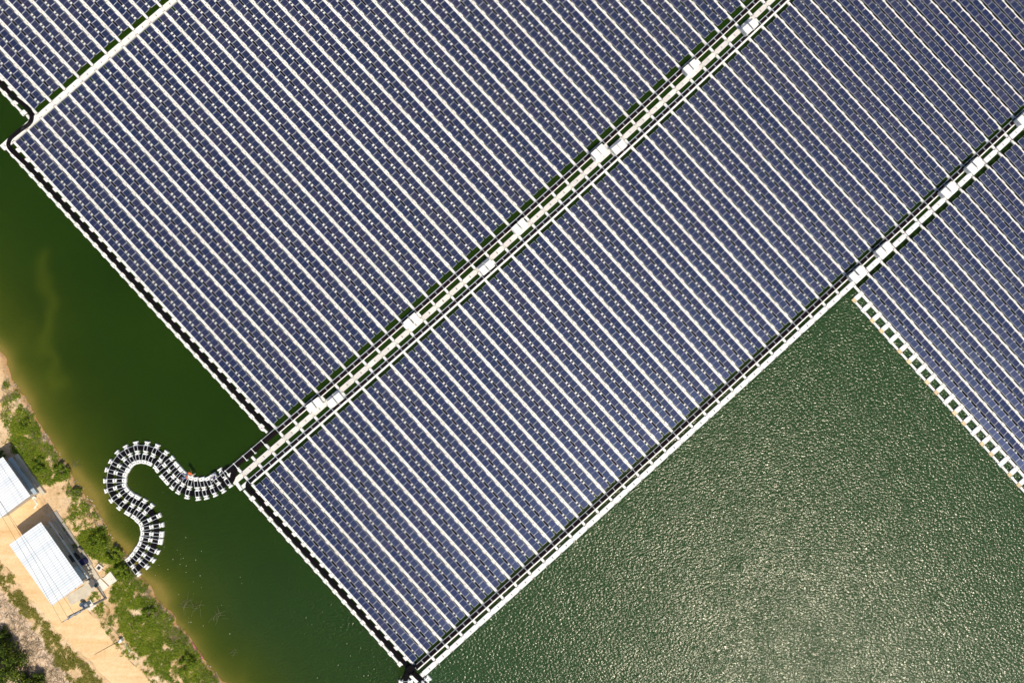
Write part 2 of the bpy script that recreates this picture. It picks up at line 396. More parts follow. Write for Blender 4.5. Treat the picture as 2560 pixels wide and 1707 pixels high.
def links(root, g, f0, f1, i0, i1, w=0.40, z=(0.03, 0.23)):
    me = None; o0 = root.location
    for i in range(i0, i1+1):
        a, b = g(f0)(i), g(f1)(i); d = b-a; c = (a+b)/2
        if not inframe(c, 60): continue
        if me is None:
            q = MB(); q.box((0, 0), 0, 1, w, 0, z[1]-z[0], 0, 0.02); me = q.mesh('link_float', [M['float']])
        o = D.objects.new('link_float', me); COL.objects.link(o); o.parent = root
        o.location = (c[0]-o0[0], c[1]-o0[1], z[0]); o.rotation_euler = (0, 0, math.atan2(d[1], d[0])); o.scale = (np.linalg.norm(d), 1, 1)

def cable_bundle(name, path, label, group, n=5, spread=0.46, r=0.052, z=0.30, mat='cable', wob=0.02):
    p0 = path[len(path)//2]; root = thing(name, (p0[0], p0[1], 0), label, 'cable bundle', group)
    for k in range(n):
        off = (k-(n-1)/2)*spread/max(1, n-1)
        ph = random.uniform(0, 6); q = offset_path(path, off)
        mb = MB(); mb.tube([(x[0], x[1], z+wob*math.sin(ph+j*0.21)+random.uniform(-.004, .004)) for j, x in enumerate(q)], r*random.uniform(.85, 1.15), 6)
        mb.obj('cable', M[mat], root, smooth=True)
    return root

I0, I1 = -3.72, 38.6
g1 = mk(eA, sB)
# central walkway
mb = MB(); planks(mb, g1, 0.402, 0.598, I0, I1, 0.03, 0.26); c = g1(0.5)(15)
root = thing('floating_walkway', (c[0], c[1], 0), 'long white central walkway of slotted float planks between the two cable trays', 'walkway')
mb.obj('deck', [M['deck'], M['pin']], root)
links(root, g1, 0.205, 0.401, -3, 38); links(root, g1, 0.599, 0.785, -3, 38)
# cable trays on both sides of it
def tray(g, fr, i0, i1, label, z=0.26, step=0.5, bars=True):
    """fr: fractions of rail, cable bed start, cable bed end, outer edge of the side float"""
    c = g(fr[1])((i0+i1)/2)
    root = thing('cable_tray', (c[0], c[1], 0), label, 'cable tray', 'cable trays along the walkways')
    mb = MB(); strip_ribbon(mb, g(fr[2]), g(fr[3]), i0, i1, 0.04, 0.22); mb.obj('side_float', M['float'], root)
    mb = MB(); strip_ribbon(mb, g(fr[0]), g(fr[0]+0.02), i0, i1, z+0.06, z+0.14); mb.obj('rail', M['rail'], root)
    mb = MB(); strip_ribbon(mb, g(fr[1]), g(fr[2]-0.004), i0, i1, 0.06, z-0.03); mb.obj('tray_bed', M['cable'], root)
    me = None
    bi = [x for x in np.arange(math.ceil(i0*2)/2, i1, step) if inframe(g(fr[1])(x), 40)]
    if len(bi) > 96: bi = bi[:96]
    for x in bi:
        a, b = g(fr[0])(x), g(fr[2]+0.03)(x); d = b-a
        if me is None:
            q = MB(); q.box((0, 0), 0, 1, 0.065, 0, 0.07); me = q.mesh('crossbar', [M['rail']])
        o = D.objects.new('crossbar', me); COL.objects.link(o); o.parent = root
        m_ = (a+b)/2; o.location = (m_[0]-c[0], m_[1]-c[1], z+0.145); o.rotation_euler = (0, 0, math.atan2(d[1], d[0])); o.scale = (np.linalg.norm(d), 1, 1)
    return root
tray(g1, (0.012, 0.045, 0.165, 0.208), 0.0, I1, 'cable tray with blue grey rail along the upper side of the central walkway')
tray(g1, (0.775, 0.815, 0.925, 0.992), -3.0, I1, 'cable tray with blue grey rail along the lower side of the central walkway')
def curve_pts(fn, i0, i1): return [fn(i) for i in np.arange(i0, i1, 0.25)]
# left tail of the upper tray, run on posts
p_tail = curve_pts(g1(0.11), -4.5, I1)
cable_bundle('cable_bundle', p_tail, 'brown cables in the tray along the upper side of the central walkway', 'cables in the walkway trays', z=0.33)
mb = MB(); ii = np.arange(-4.6, 0.3, 0.2)
mb.tube([(*g1(-0.02)(i), 0.5) for i in ii], 0.035, 5)
c = g1(0.1)(-2); root = thing('cable_stand', (c[0], c[1], 0), 'open cable stand of thin bars and blue grey rail over the dark channel water', 'cable stand')
mb.obj('rail', M['rail'], root)
for i in (-4.2, -3.55, -2.95, -2.3, -1.7, -1.0):
    a, b = g1(-0.02)(i), g1(0.2)(i); d = b-a; mb = MB()
    mb.box((a+b)/2, math.atan2(d[1], d[0]), np.linalg.norm(d), 0.09, 0.42, 0.48)
    mb.box(a, 0.5, 0.16, 0.16, 0.02, 0.55); mb.box(b, 0.5, 0.2, 0.2, 0.02, 0.50); mb.obj('bracket', M['floatw'], root)
# extra bundle on the stand (side by side with the other)
cable_bundle('cable_bundle', curve_pts(g1(0.03), -4.4, -0.2), 'dark cables along the outer side of the open cable stand', 'cables in the walkway trays', n=4, spread=0.34, z=0.32)

# outer walkway (lower right edge) with tray
def eBo(i): return eB(i)+FB.row(i)[3]*2.28
g2 = mk(eB, eBo)
I2a, I2b = -3.1, 44.2
mb = MB(); planks(mb, g2, 0.655, 1.0, I2a, I2b, 0.03, 0.26); c = g2(0.8)(15)
root = thing('floating_walkway', (c[0], c[1], 0), 'white outer walkway of slotted float planks along the sunlit open water', 'walkway')
mb.obj('deck', [M['floatw'], M['pin']], root)
links(root, g2, 0.40, 0.652, -2, 44)
tray(g2, (0.0, 0.05, 0.315, 0.40), -3.0, I2b, 'cable tray with pale rail along the inner side of the outer walkway')
cable_bundle('cable_bundle', curve_pts(g2(0.185), -3.1, I2b), 'brown cables in the tray along the outer walkway', 'cables in the walkway trays', z=0.33)

# top left walkway (no tray)
def eDx(i): return eD(i) if i >= 2 else sA(i)-dirD*1.04
g0 = mk(eDx, sA)
mb = MB(); planks(mb, g0, 0.02, 0.97, -0.72, 16, 0.03, 0.26); c = g0(0.5)(6)
root = thing('floating_walkway', (c[0], c[1], 0), 'white walkway of slotted float planks between the top left block and the upper block', 'walkway')
mb.obj('deck', [M['float'], M['pin']], root)

# ------------------------------------------------------------------ block edges
def edge_border(fd, i, label, k0, k1, inner=True, cables=True, ladder=False, mat='float'):
    S, E, L, d = fd.row(i); ang = math.atan2(d[1], d[0]); u = d
    ks = [k for k in range(k0, k1) if inframe(fd.pt(i, fd.frac(i, k+.5)))]
    c0 = fd.pt(i, fd.frac(i, (ks[0]+ks[-1])/2), -1.55)
    root = thing('edge_walkway', (c0[0], c0[1], 0), label, 'walkway', 'edge walkways of the float blocks')
    mb = MB(); mi = MB(); my = MB(); mr = MB()
    for k in ks:
        c = fd.pt(i, fd.frac(i, k+.5), -1.55); e = fd.pt(i, fd.frac(i, k), -1.55)
        if not (ladder and k == ks[0]): mb.box(e, ang, LP-0.72, 0.34, 0.02, 0.23, 0, 0.025)
        (my if (ladder and k % 3 != 1) else mb).box(c, ang, 0.69, 0.56, 0.02, 0.25, 0, 0.03)
        for s in (-1, 1): mb.box(c+u*s*0.33, ang, 0.10, 0.10, 0.24, 0.28, 1)
        if ladder:
            q = fd.pt(i, fd.frac(i, k+.5), -0.80); mr.box(q, ang, 0.74, 0.92, 0.03, 0.245, 0, 0.03)
        else:
            q = fd.pt(i, fd.frac(i, k+.5)+0.06/L, -1.16); mr.box(q, ang, 0.70, 0.34, 0.03, 0.245, 0, 0.03)
            q = fd.pt(i, fd.frac(i, k+.5)-0.1/L, -0.45); mr.box(q, ang, 0.72, 0.34, 0.03, 0.245, 0, 0.03)
    mb.obj('deck', [M[mat], M['pin']], root); mr.obj('cross_float', M['floatw' if ladder else mat], root)
    if ladder: my.obj('end_float', M['floaty'], root)
edge_border(FA, 0, 'jagged white edge walkway along the left water edge of the upper block', 0, 28)
edge_border(FB, -3, 'jagged white edge walkway along the left water edge of the lower block', 0, 17)
edge_border(FD, 2, 'jagged white edge walkway along the left water edge of the top left block', 0, 24)
edge_border(FE, 29, 'ladder of white and yellowish floats along the left edge of the right block', 0, 40, cables=False, ladder=True)
def edge_path(fd, i, v, k0, k1): return [fd.pt(i, fd.frac(i, k), v) for k in np.arange(k0, k1, 0.5)]
Z4 = lambda x, y: P(x/7.84, 200+y/7.84)
ZB = lambda x, y: P(520+x/7.84, 1040+y/7.84)
ZC = lambda x, y: P(900+x/7.573, 1500+y/7.573)
pathA = edge_path(FD, 2, -0.82, 12, 22.4)+[Z4(*q) for q in ((560, 560), (628, 650), (648, 770), (590, 880), (440, 985), (310, 1085), (220, 1175), (190, 1290), (250, 1385), (330, 1465))]+edge_path(FA, 0, -0.84, 1.9, 27)+[ZB(1150, 160), ZB(1235, 255), ZB(1240, 350), ZB(1160, 430)]
cable_bundle('cable_bundle', smooth_path(pathA, 0.3), 'black cables winding along the left edges of the top left and upper blocks', 'cables along the block edges', n=6, spread=0.56, r=0.06, z=0.29, mat='pipe')
pathB = [g1(0.87)(-2.6), ZB(950, 1150), ZB(860, 1240), ZB(800, 1310), ZB(795, 1390), ZB(850, 1465), ZB(950, 1540)]+edge_path(FB, -3, -0.84, 1.6, 15.2)+[ZC(830, 1150), ZC(905, 1240), ZC(985, 1330), ZC(1080, 1430), ZC(1200, 1530), ZC(1330, 1640)]
cable_bundle('cable_bundle', smooth_path(pathB, 0.3), 'black cables running down the left edge of the lower block', 'cables along the block edges', n=6, spread=0.56, r=0.06, z=0.29, mat='pipe')
pathC = [g2(0.185)(-2.9), ZC(1040, 1230), ZC(960, 1290), ZC(900, 1380), ZC(870, 1480), ZC(860, 1640)]
cable_bundle('cable_bundle', smooth_path(pathC, 0.3), 'black cables bending off the bottom tip of the lower block', 'cables along the block edges', n=6, spread=0.6, r=0.07, z=0.42, mat='pipe')
mb = MB(); cc = ZC(975, 1290)
for k in range(3): mb.tube([(cc[0]+math.cos(t)*(0.55+k*.09), cc[1]+math.sin(t)*(0.55+k*.09), 0.55+0.06*k) for t in np.linspace(0, 6.1, 28)], 0.05, 5)
tag(mb.obj('cable_coil', M['pipe'], smooth=True, loc=(cc[0], cc[1], 0)), 'black coil of spare cable on the bottom tip of the lower block', 'cable coil')
# short white floats that close the ends of the edges
def white_block(name, quad, label, mat='float', z1=0.25):
    mb = MB(); mb.prism([tuple(q) for q in quad], 0.02, z1); c = np.mean(np.array(quad), axis=0)
    return tag(mb.obj(name, M[mat], loc=(c[0], c[1], 0)), label, 'float')
white_block('corner_float', [ZB(520, 1205), ZB(590, 1275), ZB(690, 1430), ZB(640, 1460), ZB(500, 1265)], 'white corner float at the lower left end of the central walkway')
white_block('corner_float', [ZB(760, 1270), ZB(660, 1355), ZB(700, 1420), ZB(780, 1360)], 'small white float beside the bend of black cables at the lower block corner', z1=0.235)
white_block('corner_float', [ZC(960, 1390), ZC(1010, 1400), ZC(1110, 1520), ZC(1060, 1560), ZC(940, 1430)], 'white float between the two cable runs at the bottom tip', 'floatw')
white_block('corner_float', [Z4(520, 705), Z4(570, 690), Z4(605, 775), Z4(575, 785)], 'small white float inside the cable bend at the top left corner')
white_block('corner_float', [ZB(1085, 215), ZB(1180, 300), ZB(1150, 335), ZB(1120, 300), ZB(1060, 285), ZB(1010, 235)], 'white hooked float at the lower end of the upper block edge')
white_block('corner_float', [ZB(390, 1130), ZB(470, 1095), ZB(440, 1190)], 'white triangular float between the forking cables', 'floatw', 0.45)

# ------------------------------------------------------------------ electrical cabinets
def cabinet(px, py, ang, kind, label, hgt=1.35):
    p = P(px, py, hgt); L, W = 1.12, 1.26
    root = thing('electrical_cabinet', (p[0], p[1], 0.22), label, 'electrical cabinet', 'white cabinets along the walkways')
    b = MB(); b.box(p, ang, L-0.10, W-0.12, 0.30, hgt-0.06); b.obj('body', M['cab'], root)
    b = MB(); b.box(p, ang, L, W, hgt-0.06, hgt, 0, 0.02); b.obj('roof', M['cab'], root)
    u = np.array([math.cos(ang), math.sin(ang)]); w = np.array([-u[1], u[0]])
    b = MB()
    for s in (-1, 1):
        for t in (-1, 1): b.box(p+u*s*0.42+w*t*0.48, ang, 0.09, 0.09, 0.05, 0.30)
    b.obj('legs', M['rail'], root)
    b = MB(); b.box(p-u*(L/2-.045), ang, .03, W*.6, .42, hgt-.16); do = b.obj('door', M['cab'], root)
    b = MB(); b.box(p-u*(L/2-.02), ang, .04, .06, .75, .92); b.obj('handle', M['dark'], do, loc=root.location)
    b = MB()
    for s in (-1, 0, 1): b.box(p+u*s*.3, ang, .035, W*.94, hgt-.01, hgt+.02)
    b.obj('roof_rib', M['cab'], root)
    if kind == 'SE':
        b = MB(); q = p+w*(W/2+0.17); b.box(q, ang, L-0.25, 0.30, hgt-0.30, hgt-0.22); b.obj('vent_hood', M['cabg'], root)
        b = MB(); b.box(p+w*(W/2+0.16), ang, L-0.08, 0.42, 0.30, 0.55); b.obj('plinth', M['cab'], root)
    else:
        b = MB(); q = p-w*(W/2+0.10); b.box(q, ang, L-0.1, 0.24, 0.28, 0.40); b.obj('plinth', M['cab'], root)
C1PAIRS = [((777, 1017.5), (794, 1005), 'NW'), ((829.6, 1007), (845.7, 994), 'SE'), ((1020.5, 808), (1036, 794), 'NW'), ((1209, 675), (1224.5, 662), 'SE'),
           ((1291, 572), (1306, 558), 'NW'), ((1490, 385), (1504.6, 372), 'NW'), ((1541, 374), (1555.6, 362), 'SE'), ((1720, 173.7), (1735.7, 160), 'NW'), ((1868.6, 73), (1884.7, 59.6), 'SE')]
for n, (a, b, kd) in enumerate(C1PAIRS):
    A_, B_ = P(*a), P(*b); ang = math.atan2(B_[1]-A_[1], B_[0]-A_[0])
    for q, w in ((a, 'lower'), (b, 'upper')):
        cabinet(*q, ang, kd, f'white flat-topped cabinet, {w} of the {ordw(n+1)} pair up the central walkway')
C2PAIRS = [((2135, 691), (2151.4, 676)), ((2202.4, 630), (2217.8, 616)), ((2364.6, 481), (2379.6, 466)), ((2429.6, 420), (2444.7, 405)), ((2556, 300), (2571, 286))]
for n, (a, b) in enumerate(C2PAIRS):
    A_, B_ = P(*a), P(*b); ang = math.atan2(B_[1]-A_[1], B_[0]-A_[0])
    for q, w in ((a, 'lower'), (b, 'upper')):
        cabinet(*q, ang, 'NW', f'white flat-topped cabinet, {w} of the {ordw(n+1)} pair up the outer walkway beside the right block')
# thin cables lying over the links beside the right block
mb_n = 0
for i in range(29, 42):
    a = g2(0.42)(i+0.08); b = g2(1.0)(i+0.06); c_ = FE.pt(i, 0.006, 0.12)
    mb = MB(); mb.tube([(a[0], a[1], 0.30), (b[0], b[1], 0.31), (c_[0], c_[1], 0.30)], 0.03, 5)
    mb_n += 1
    tag(mb.obj('string_cable', M['pipe'], loc=(b[0], b[1], 0)), f'thin dark cable across the outer walkway, {ordw(mb_n)} one up the right block', 'cable', 'thin cables across the outer walkway')

# ------------------------------------------------------------------ S shaped cable pontoon
ST = [((2030,275),(2075,340),(2120,410)), ((1965,320),(2010,395),(2055,460)), ((1915,350),(1950,425),(1980,495)), ((1860,355),(1880,440),(1900,520)), ((1805,355),(1820,445),(1825,530)),
 ((1765,345),(1745,435),(1725,515)), ((1730,330),(1685,405),(1645,470)), ((1700,300),(1640,370),(1590,430)), ((1665,265),(1600,330),(1540,380)), ((1625,220),(1560,275),(1500,335)), ((1585,165),(1520,225),(1455,275)),
 ((1530,115),(1480,180),(1435,245)), ((1450,55),(1415,135),(1380,210)), ((1358,30),(1345,112),(1330,195)), ((1255,30),(1270,110),(1285,195)), ((1165,65),(1205,135),(1245,205)), ((1090,115),(1150,172),(1210,230)), ((1030,197),(1105,235),(1180,272)),
 ((995,272),(1075,295),(1155,315)), ((980,370),(1065,368),(1150,365)), ((990,460),(1070,435),(1150,410)), ((1035,548),(1105,500),(1172,450)), ((1105,615),(1160,555),(1215,490)), ((1180,665),(1225,595),(1270,520)), ((1237,700),(1285,625),(1335,555)),
 ((1272,733),(1338,660),(1398,600)), ((1303,768),(1385,725),(1465,690)), ((1315,808),(1400,790),(1490,775)), ((1320,850),(1400,855),(1490,860)), ((1310,895),(1390,910),(1480,925)), ((1295,945),(1365,980),(1450,1018)), ((1262,995),(1330,1045),(1410,1095)), ((1228,1045),(1290,1095),(1355,1155)), ((1185,1090),(1230,1155),(1280,1220))]
ZS = lambda q: P(q[0]/3.672, 1100+q[1]/3.672)
def float_poly(c, ang, L, W, waist):
    ca, sa = math.cos(ang), math.sin(ang); l, w = L/2, W/2; k = waist/2
    pts = [(-l, -w), (-l*0.45, -w), (-l*0.25, -k), (l*0.25, -k), (l*0.45, -w), (l, -w), (l, w), (l*0.45, w), (l*0.25, k), (-l*0.25, k), (-l*0.45, w), (-l, w)]
    return [(c[0]+x*ca-y*sa, c[1]+x*sa+y*ca) for x, y in pts]
def float_obj(name, c, ang, L, W, waist, parent, mat='floatw', z1=0.42):
    # bow tie float with raised rounded lid
    b = MB(); b.prism(float_poly(c, ang, L, W, waist), 0.0, z1-0.06); b.prism(float_poly(c, ang, L*0.86, W*0.84, waist*0.86), z1-0.0605, z1)
    b.box(c, ang, 0.10, 0.20, z1-0.01, z1+0.02, 1)
    return b.obj(name, [M[mat], M['pin']], parent)
lanes = ([], [])
for n, (t, m, b) in enumerate(ST):
    T, Mi, B = ZS(t), ZS(m), ZS(b); d = B-T; ang = math.atan2(d[1], d[0]); u = d/np.linalg.norm(d); w = np.array([-u[1], u[0]])
    root = thing('cable_pontoon', (Mi[0], Mi[1], 0), f'white three-float pontoon frame, {ordw(n+1)} from the array on the S-shaped bridge', 'pontoon', 'frames of the S-shaped cable pontoon')
    nb = [ZS(ST[k][0]) for k in (n-1, n+1) if 0 <= k < len(ST)]; st = min(np.linalg.norm(q-T) for q in nb)
    nb = [ZS(ST[k][2]) for k in (n-1, n+1) if 0 <= k < len(ST)]; sb = min(np.linalg.norm(q-B) for q in nb)
    for q, s in ((T, st), (Mi, 9), (B, sb)):
        if s < 1.15: float_obj('float', q, ang, 0.62, min(0.92, s*0.93), min(0.85, s*0.86), root)
        else: float_obj('float', q, ang, 0.68, 0.72, 0.42, root)
    for a, c in ((T, Mi), (Mi, B)):
        for s in (-1, 1):
            o = w*s*0.27; e = MB(); p, q = a+o+u*0.3, c+o-u*0.3
            e.box((p+q)/2, ang, np.linalg.norm(q-p)+0.3, 0.055, 0.47, 0.52); e.obj('crossbar', M['rail'], root)
    lanes[0].append(T*0.48+Mi*0.52+u*(-0.02)); lanes[1].append(Mi*0.48+B*0.52)
lead0 = [g1(0.05)(-3.9), g1(0.08)(-4.5), ZB(440, 1010), ZB(330, 1085)]
lead1 = [g1(0.16)(-3.8), ZB(540, 1010), ZB(525, 1130), ZB(470, 1270)]
tail0 = [P(309, 1415), P(298, 1424), P(280, 1434), P(268, 1441)]; tail1 = [P(325, 1440), P(312, 1440), P(295, 1441), P(282, 1447)]
for ln, ld, tl, lab in ((lanes[0], lead0, tail0, 'first'), (lanes[1], lead1, tail1, 'second')):
    path = smooth_path(ld+ln+tl, 0.3)
    cable_bundle('cable_bundle', path, 'thick black cables along the S-shaped pontoon, %s lane from the channel side at the array' % lab if False else
                 ('thick black cables on the S-shaped pontoon, outer lane of its big left bend' if lab == 'first' else 'thick black cables on the S-shaped pontoon, inner lane of its big left bend'),
                 'cables on the S-shaped pontoon', n=7, spread=0.72, r=0.062, z=0.36, mat='pipe')
mb = MB(); pts = smooth_path([ZS(q) for q in ((2165, 210), (2060, 262))]+[ZS(ST[k][0])+np.array([0, 0]) for k in range(0, 2)], 0.5)
# rail rope along the outer floats of the big bend
mb = MB(); mb.tube([(*p, 0.5) for p in smooth_path([ZS(ST[k][0])*0.8+ZS(ST[k][1])*0.2 for k in range(11, 23)], 0.4)], 0.03, 5)
c = ZS(ST[17][0]); tag(mb.obj('guide_wire', M['rail'], loc=(c[0], c[1], 0)), 'thin grey guide wire round the big left bend of the S-shaped pontoon', 'wire')
# the second pontoon that starts at the bottom tip
for n, (t, m, lab) in enumerate((((790, 1545), (955, 1535), 'left'), ((1290, 1470), (1190, 1570), 'right'))):
    T, Mi = ZC(*t), ZC(*m); d = Mi-T; ang = math.atan2(d[1], d[0]); u = d/np.linalg.norm(d); w = np.array([-u[1], u[0]])
    root = thing('cable_pontoon', (T[0], T[1], 0), f'white pontoon floats with thin bars at the bottom picture edge, {lab} of the two', 'pontoon', 'pontoon frames at the bottom tip')
    for q in (T, Mi): float_obj('float', q, ang, 0.80, 0.95, 0.62, root)
    for s in (-1, 1):
        e = MB(); o = w*s*0.27; e.box((T+Mi)/2+o, ang, np.linalg.norm(d)-0.3, 0.055, 0.47, 0.52); e.obj('crossbar', M['rail'], root)

# ------------------------------------------------------------------ terrain and water
SHORE = [(-1500, -900), (-400, 420), (-120, 720), (-40, 815), (0, 872), (27, 941), (54, 976), (82, 1033), (109, 1077), (122, 1093), (152, 1140), (174, 1172), (201, 1216), (237, 1259), (261, 1302), (288, 1351), (313, 1387), (332, 1415), (351, 1444), (386, 1482), (410, 1511), (430, 1541), (463, 1586), (485, 1616), (517, 1657), (558, 1700), (640, 1790), (900, 2080), (2600, 4200)]
SG = np.array([P(*q) for q in SHORE])
def sdist(X, Y):
    best = np.full(X.shape, 1e9); sign = np.ones(X.shape)
    for a, b in zip(SG[:-1], SG[1:]):
        d = b-a; l2 = d@d; t = np.clip(((X-a[0])*d[0]+(Y-a[1])*d[1])/l2, 0, 1)
        qx, qy = a[0]+t*d[0], a[1]+t*d[1]; dd = np.hypot(X-qx, Y-qy)
        cr = d[0]*(Y-a[1])-d[1]*(X-a[0]); m = dd < best-1e-9
        best[m] = dd[m]; sign[m] = np.where(cr[m] < 0, 1, -1)
    return best*sign     # positive on land
def vnoise(X, Y, s, seed):
    xs, ys = X/s, Y/s; xi, yi = np.floor(xs).astype(int), np.floor(ys).astype(int); fx, fy = xs-xi, ys-yi
    fx = fx*fx*(3-2*fx); fy = fy*fy*(3-2*fy)
    def h(a, b):
        v = np.sin(a*127.1+b*311.7+seed*74.7)*43758.5453; return v-np.floor(v)
    return (h(xi, yi)*(1-fx)+h(xi+1, yi)*fx)*(1-fy)+(h(xi, yi+1)*(1-fx)+h(xi+1, yi+1)*fx)*fy
def wob(X, Y): return (vnoise(X, Y, 2.2, 1)-.5)*0.9+(vnoise(X, Y, 0.8, 2)-.5)*0.45
def land_z(X, Y):
    sd = sdist(X, Y)+wob(X, Y)
    z = np.where(sd > 0, 0.95*(1-np.exp(-np.maximum(sd, 0)/2.6)), np.maximum(sd*0.3, -4))
    return z+np.where(sd > 0.3, (vnoise(X, Y, 0.9, 3)-.5)*0.10+(vnoise(X, Y, 4, 4)-.5)*0.12, 0), sd
def gz(p):
    z, _ = land_z(np.array([p[0]]), np.array([p[1]])); return float(z[0])
def lines(lo, hi, step, far):
    a = list(np.arange(lo, hi+step, step)); s = step; x = hi
    while x < far: s *= 1.5; x += s; a.append(x)
    s = step; x = lo
    while x > -far: s *= 1.5; x -= s; a.insert(0, x)
    return np.array(a)
def grid_mesh(name, xs, ys, zf):
    X, Y = np.meshgrid(xs, ys); Z = zf(X, Y); nx, ny = len(xs), len(ys)
    me = D.meshes.new(name); v = np.stack([X, Y, Z], -1).reshape(-1, 3)
    idx = np.arange(nx*ny).reshape(ny, nx)
    f = np.stack([idx[:-1, :-1], idx[:-1, 1:], idx[1:, 1:], idx[1:, :-1]], -1).reshape(-1, 4)
    me.from_pydata(v.tolist(), [], f.tolist()); me.polygons.foreach_set('use_smooth', [True]*len(f)); me.update()
    return me, X.ravel(), Y.ravel()
def seg_d(X, Y, pts):
    best = np.full(X.shape, 1e9)
    for a, b in zip(pts[:-1], pts[1:]):
        d = b-a; t = np.clip(((X-a[0])*d[0]+(Y-a[1])*d[1])/(d@d), 0, 1); best = np.minimum(best, np.hypot(X-a[0]-t*d[0], Y-a[1]-t*d[1]))
    return best
# ground
xs = lines(-92, -38, 0.36, 2500); ys = lines(-66, 6, 0.36, 2500)
me, X, Y = grid_mesh('ground', xs, ys, lambda a, b: land_z(a, b)[0])
sd = sdist(X, Y)+wob(X, Y)
def in_poly(X, Y, poly):
    r = np.zeros(X.shape, bool); n = len(poly)
    for i in range(n):
        (x1, y1), (x2, y2) = poly[i], poly[(i+1) % n]
        c = ((y1 > Y) != (y2 > Y)) & (X < (x2-x1)*(Y-y1)/(y2-y1+1e-12)+x1); r ^= c
    return r
GRAV = [(-200, 1380), (0, 1460), (30, 1500), (75, 1560), (125, 1620), (165, 1680), (200, 1730), (-200, 1900)]
gp = [P(*q, .9) for q in GRAV]
at = me.attributes.new('zone', 'FLOAT_COLOR', 'POINT')
grav = in_poly(X+wob(X, Y)*1.6, Y+wob(Y, X)*1.6, gp).astype(float)
wet = np.clip(1-(sd-0.1)/1.1, 0, 1)
col = np.stack([grav, wet, np.clip(sd/12, 0, 1), np.ones_like(grav)], -1).astype(np.float32)
at.data.foreach_set('color', col.ravel())
m, nt, b = new_mat('sandy_ground'); L = nt.links
a = N(nt, 'ShaderNodeAttribute', attribute_name='zone'); sx = N(nt, 'ShaderNodeSeparateColor'); L.new(a.outputs['Color'], sx.inputs[0])
g = N(nt, 'ShaderNodeNewGeometry')
n1 = N(nt, 'ShaderNodeTexNoise', Scale=0.35, Detail=8, Roughness=0.65); n2 = N(nt, 'ShaderNodeTexNoise', Scale=2.4, Detail=10, Roughness=0.75); n3 = N(nt, 'ShaderNodeTexVoronoi', Scale=3.2)
for n_ in (n1, n2, n3): L.new(g.outputs['Position'], n_.inputs['Vector'])
sand = ramp(nt, [(0.25, (0.56, 0.36, 0.17)), (0.5, (0.76, 0.54, 0.32)), (0.72, (0.84, 0.67, 0.47))]); L.new(n1.outputs['Fac'], sand.inputs['Fac'])
grv = ramp(nt, [(0.28, (0.18, 0.12, 0.07)), (0.44, (0.66, 0.47, 0.31)), (0.66, (0.84, 0.68, 0.54))]); L.new(n2.outputs['Fac'], grv.inputs['Fac'])
spk = ramp(nt, [(0.33, (0.35, 0.30, 0.22)), (0.52, (1, 1, 1))]); L.new(n2.outputs['Fac'], spk.inputs['Fac'])
mu = N(nt, 'ShaderNodeMix', data_type='RGBA', blend_type='MULTIPLY'); mu.inputs['Factor'].default_value = 0.55; L.new(sand.outputs['Color'], mu.inputs['A']); L.new(spk.outputs['Color'], mu.inputs['B'])
mg = N(nt, 'ShaderNodeMix', data_type='RGBA'); L.new(sx.outputs[0], mg.inputs['Factor']); L.new(mu.outputs['Result'], mg.inputs['A']); L.new(grv.outputs['Color'], mg.inputs['B'])
mw = N(nt, 'ShaderNodeMix', data_type='RGBA'); mw.inputs['B'].default_value = (0.36, 0.19, 0.07, 1)
wf = N(nt, 'ShaderNodeMath', operation='MULTIPLY'); L.new(sx.outputs[1], wf.inputs[0]); wf.inputs[1].default_value = 0.8
L.new(wf.outputs[0], mw.inputs['Factor']); L.new(mg.outputs['Result'], mw.inputs['A']); L.new(mw.outputs['Result'], b.inputs['Base Color'])
b.inputs['Roughness'].default_value = 0.95; b.inputs['Specular IOR Level'].default_value = 0.1
bp = N(nt, 'ShaderNodeBump', Strength=0.7, Distance=0.12); L.new(n2.outputs['Fac'], bp.inputs['Height']); L.new(bp.outputs[0], b.inputs['Normal'])
me.materials.append(m); o = D.objects.new('ground', me); COL.objects.link(o); tag(o, kind='structure')

# dirt road: its own sheet just above the ground
RL = [(-60, 1330), (-20, 1385), (0, 1405), (30, 1443), (60, 1482), (92, 1517), (152, 1586), (229, 1656), (278, 1712), (340, 1790)]
RR = [(85, 1225), (130, 1300), (160, 1340), (190, 1420), (205, 1490), (237, 1540), (275, 1587), (318, 1640), (387, 1706), (460, 1790)]
RL = smooth_path([P(*q, .9) for q in RL], 0.5); RR = smooth_path([P(*q, .9) for q in RR], 0.5)
def resamp(p, n):
    p = np.array(p); s = np.concatenate([[0], np.cumsum(np.hypot(*np.diff(p, axis=0).T))]); t = np.linspace(0, s[-1], n)
    return np.stack([np.interp(t, s, p[:, 0]), np.interp(t, s, p[:, 1])], -1)
RLr, RRr = resamp(RL, 150), resamp(RR, 150); NW = 34
V = []
for j in range(150):
    for k in range(NW):
        t = k/(NW-1); p = RLr[j]*(1-t)+RRr[j]*t
        if k in (0, NW-1): p = p+np.array([1, 1])*float(wob(np.array(p[0]*1.7), np.array(p[1]*1.7)))*0.9
        V.append(p)
V = np.array(V); Zr = land_z(V[:, 0], V[:, 1])[0]+0.03
edge = np.array([k in (0, NW-1) for j in range(150) for k in range(NW)]); Zr = np.where(edge, Zr-0.09, Zr)
me = D.meshes.new('road'); me.from_pydata(np.column_stack([V, Zr]).tolist(), [], [(j*NW+k, j*NW+k+1, (j+1)*NW+k+1, (j+1)*NW+k) for j in range(149) for k in range(NW-1)])
me.polygons.foreach_set('use_smooth', [True]*len(me.polygons))
m, nt, b = new_mat('packed_dirt'); L = nt.links; g = N(nt, 'ShaderNodeNewGeometry')
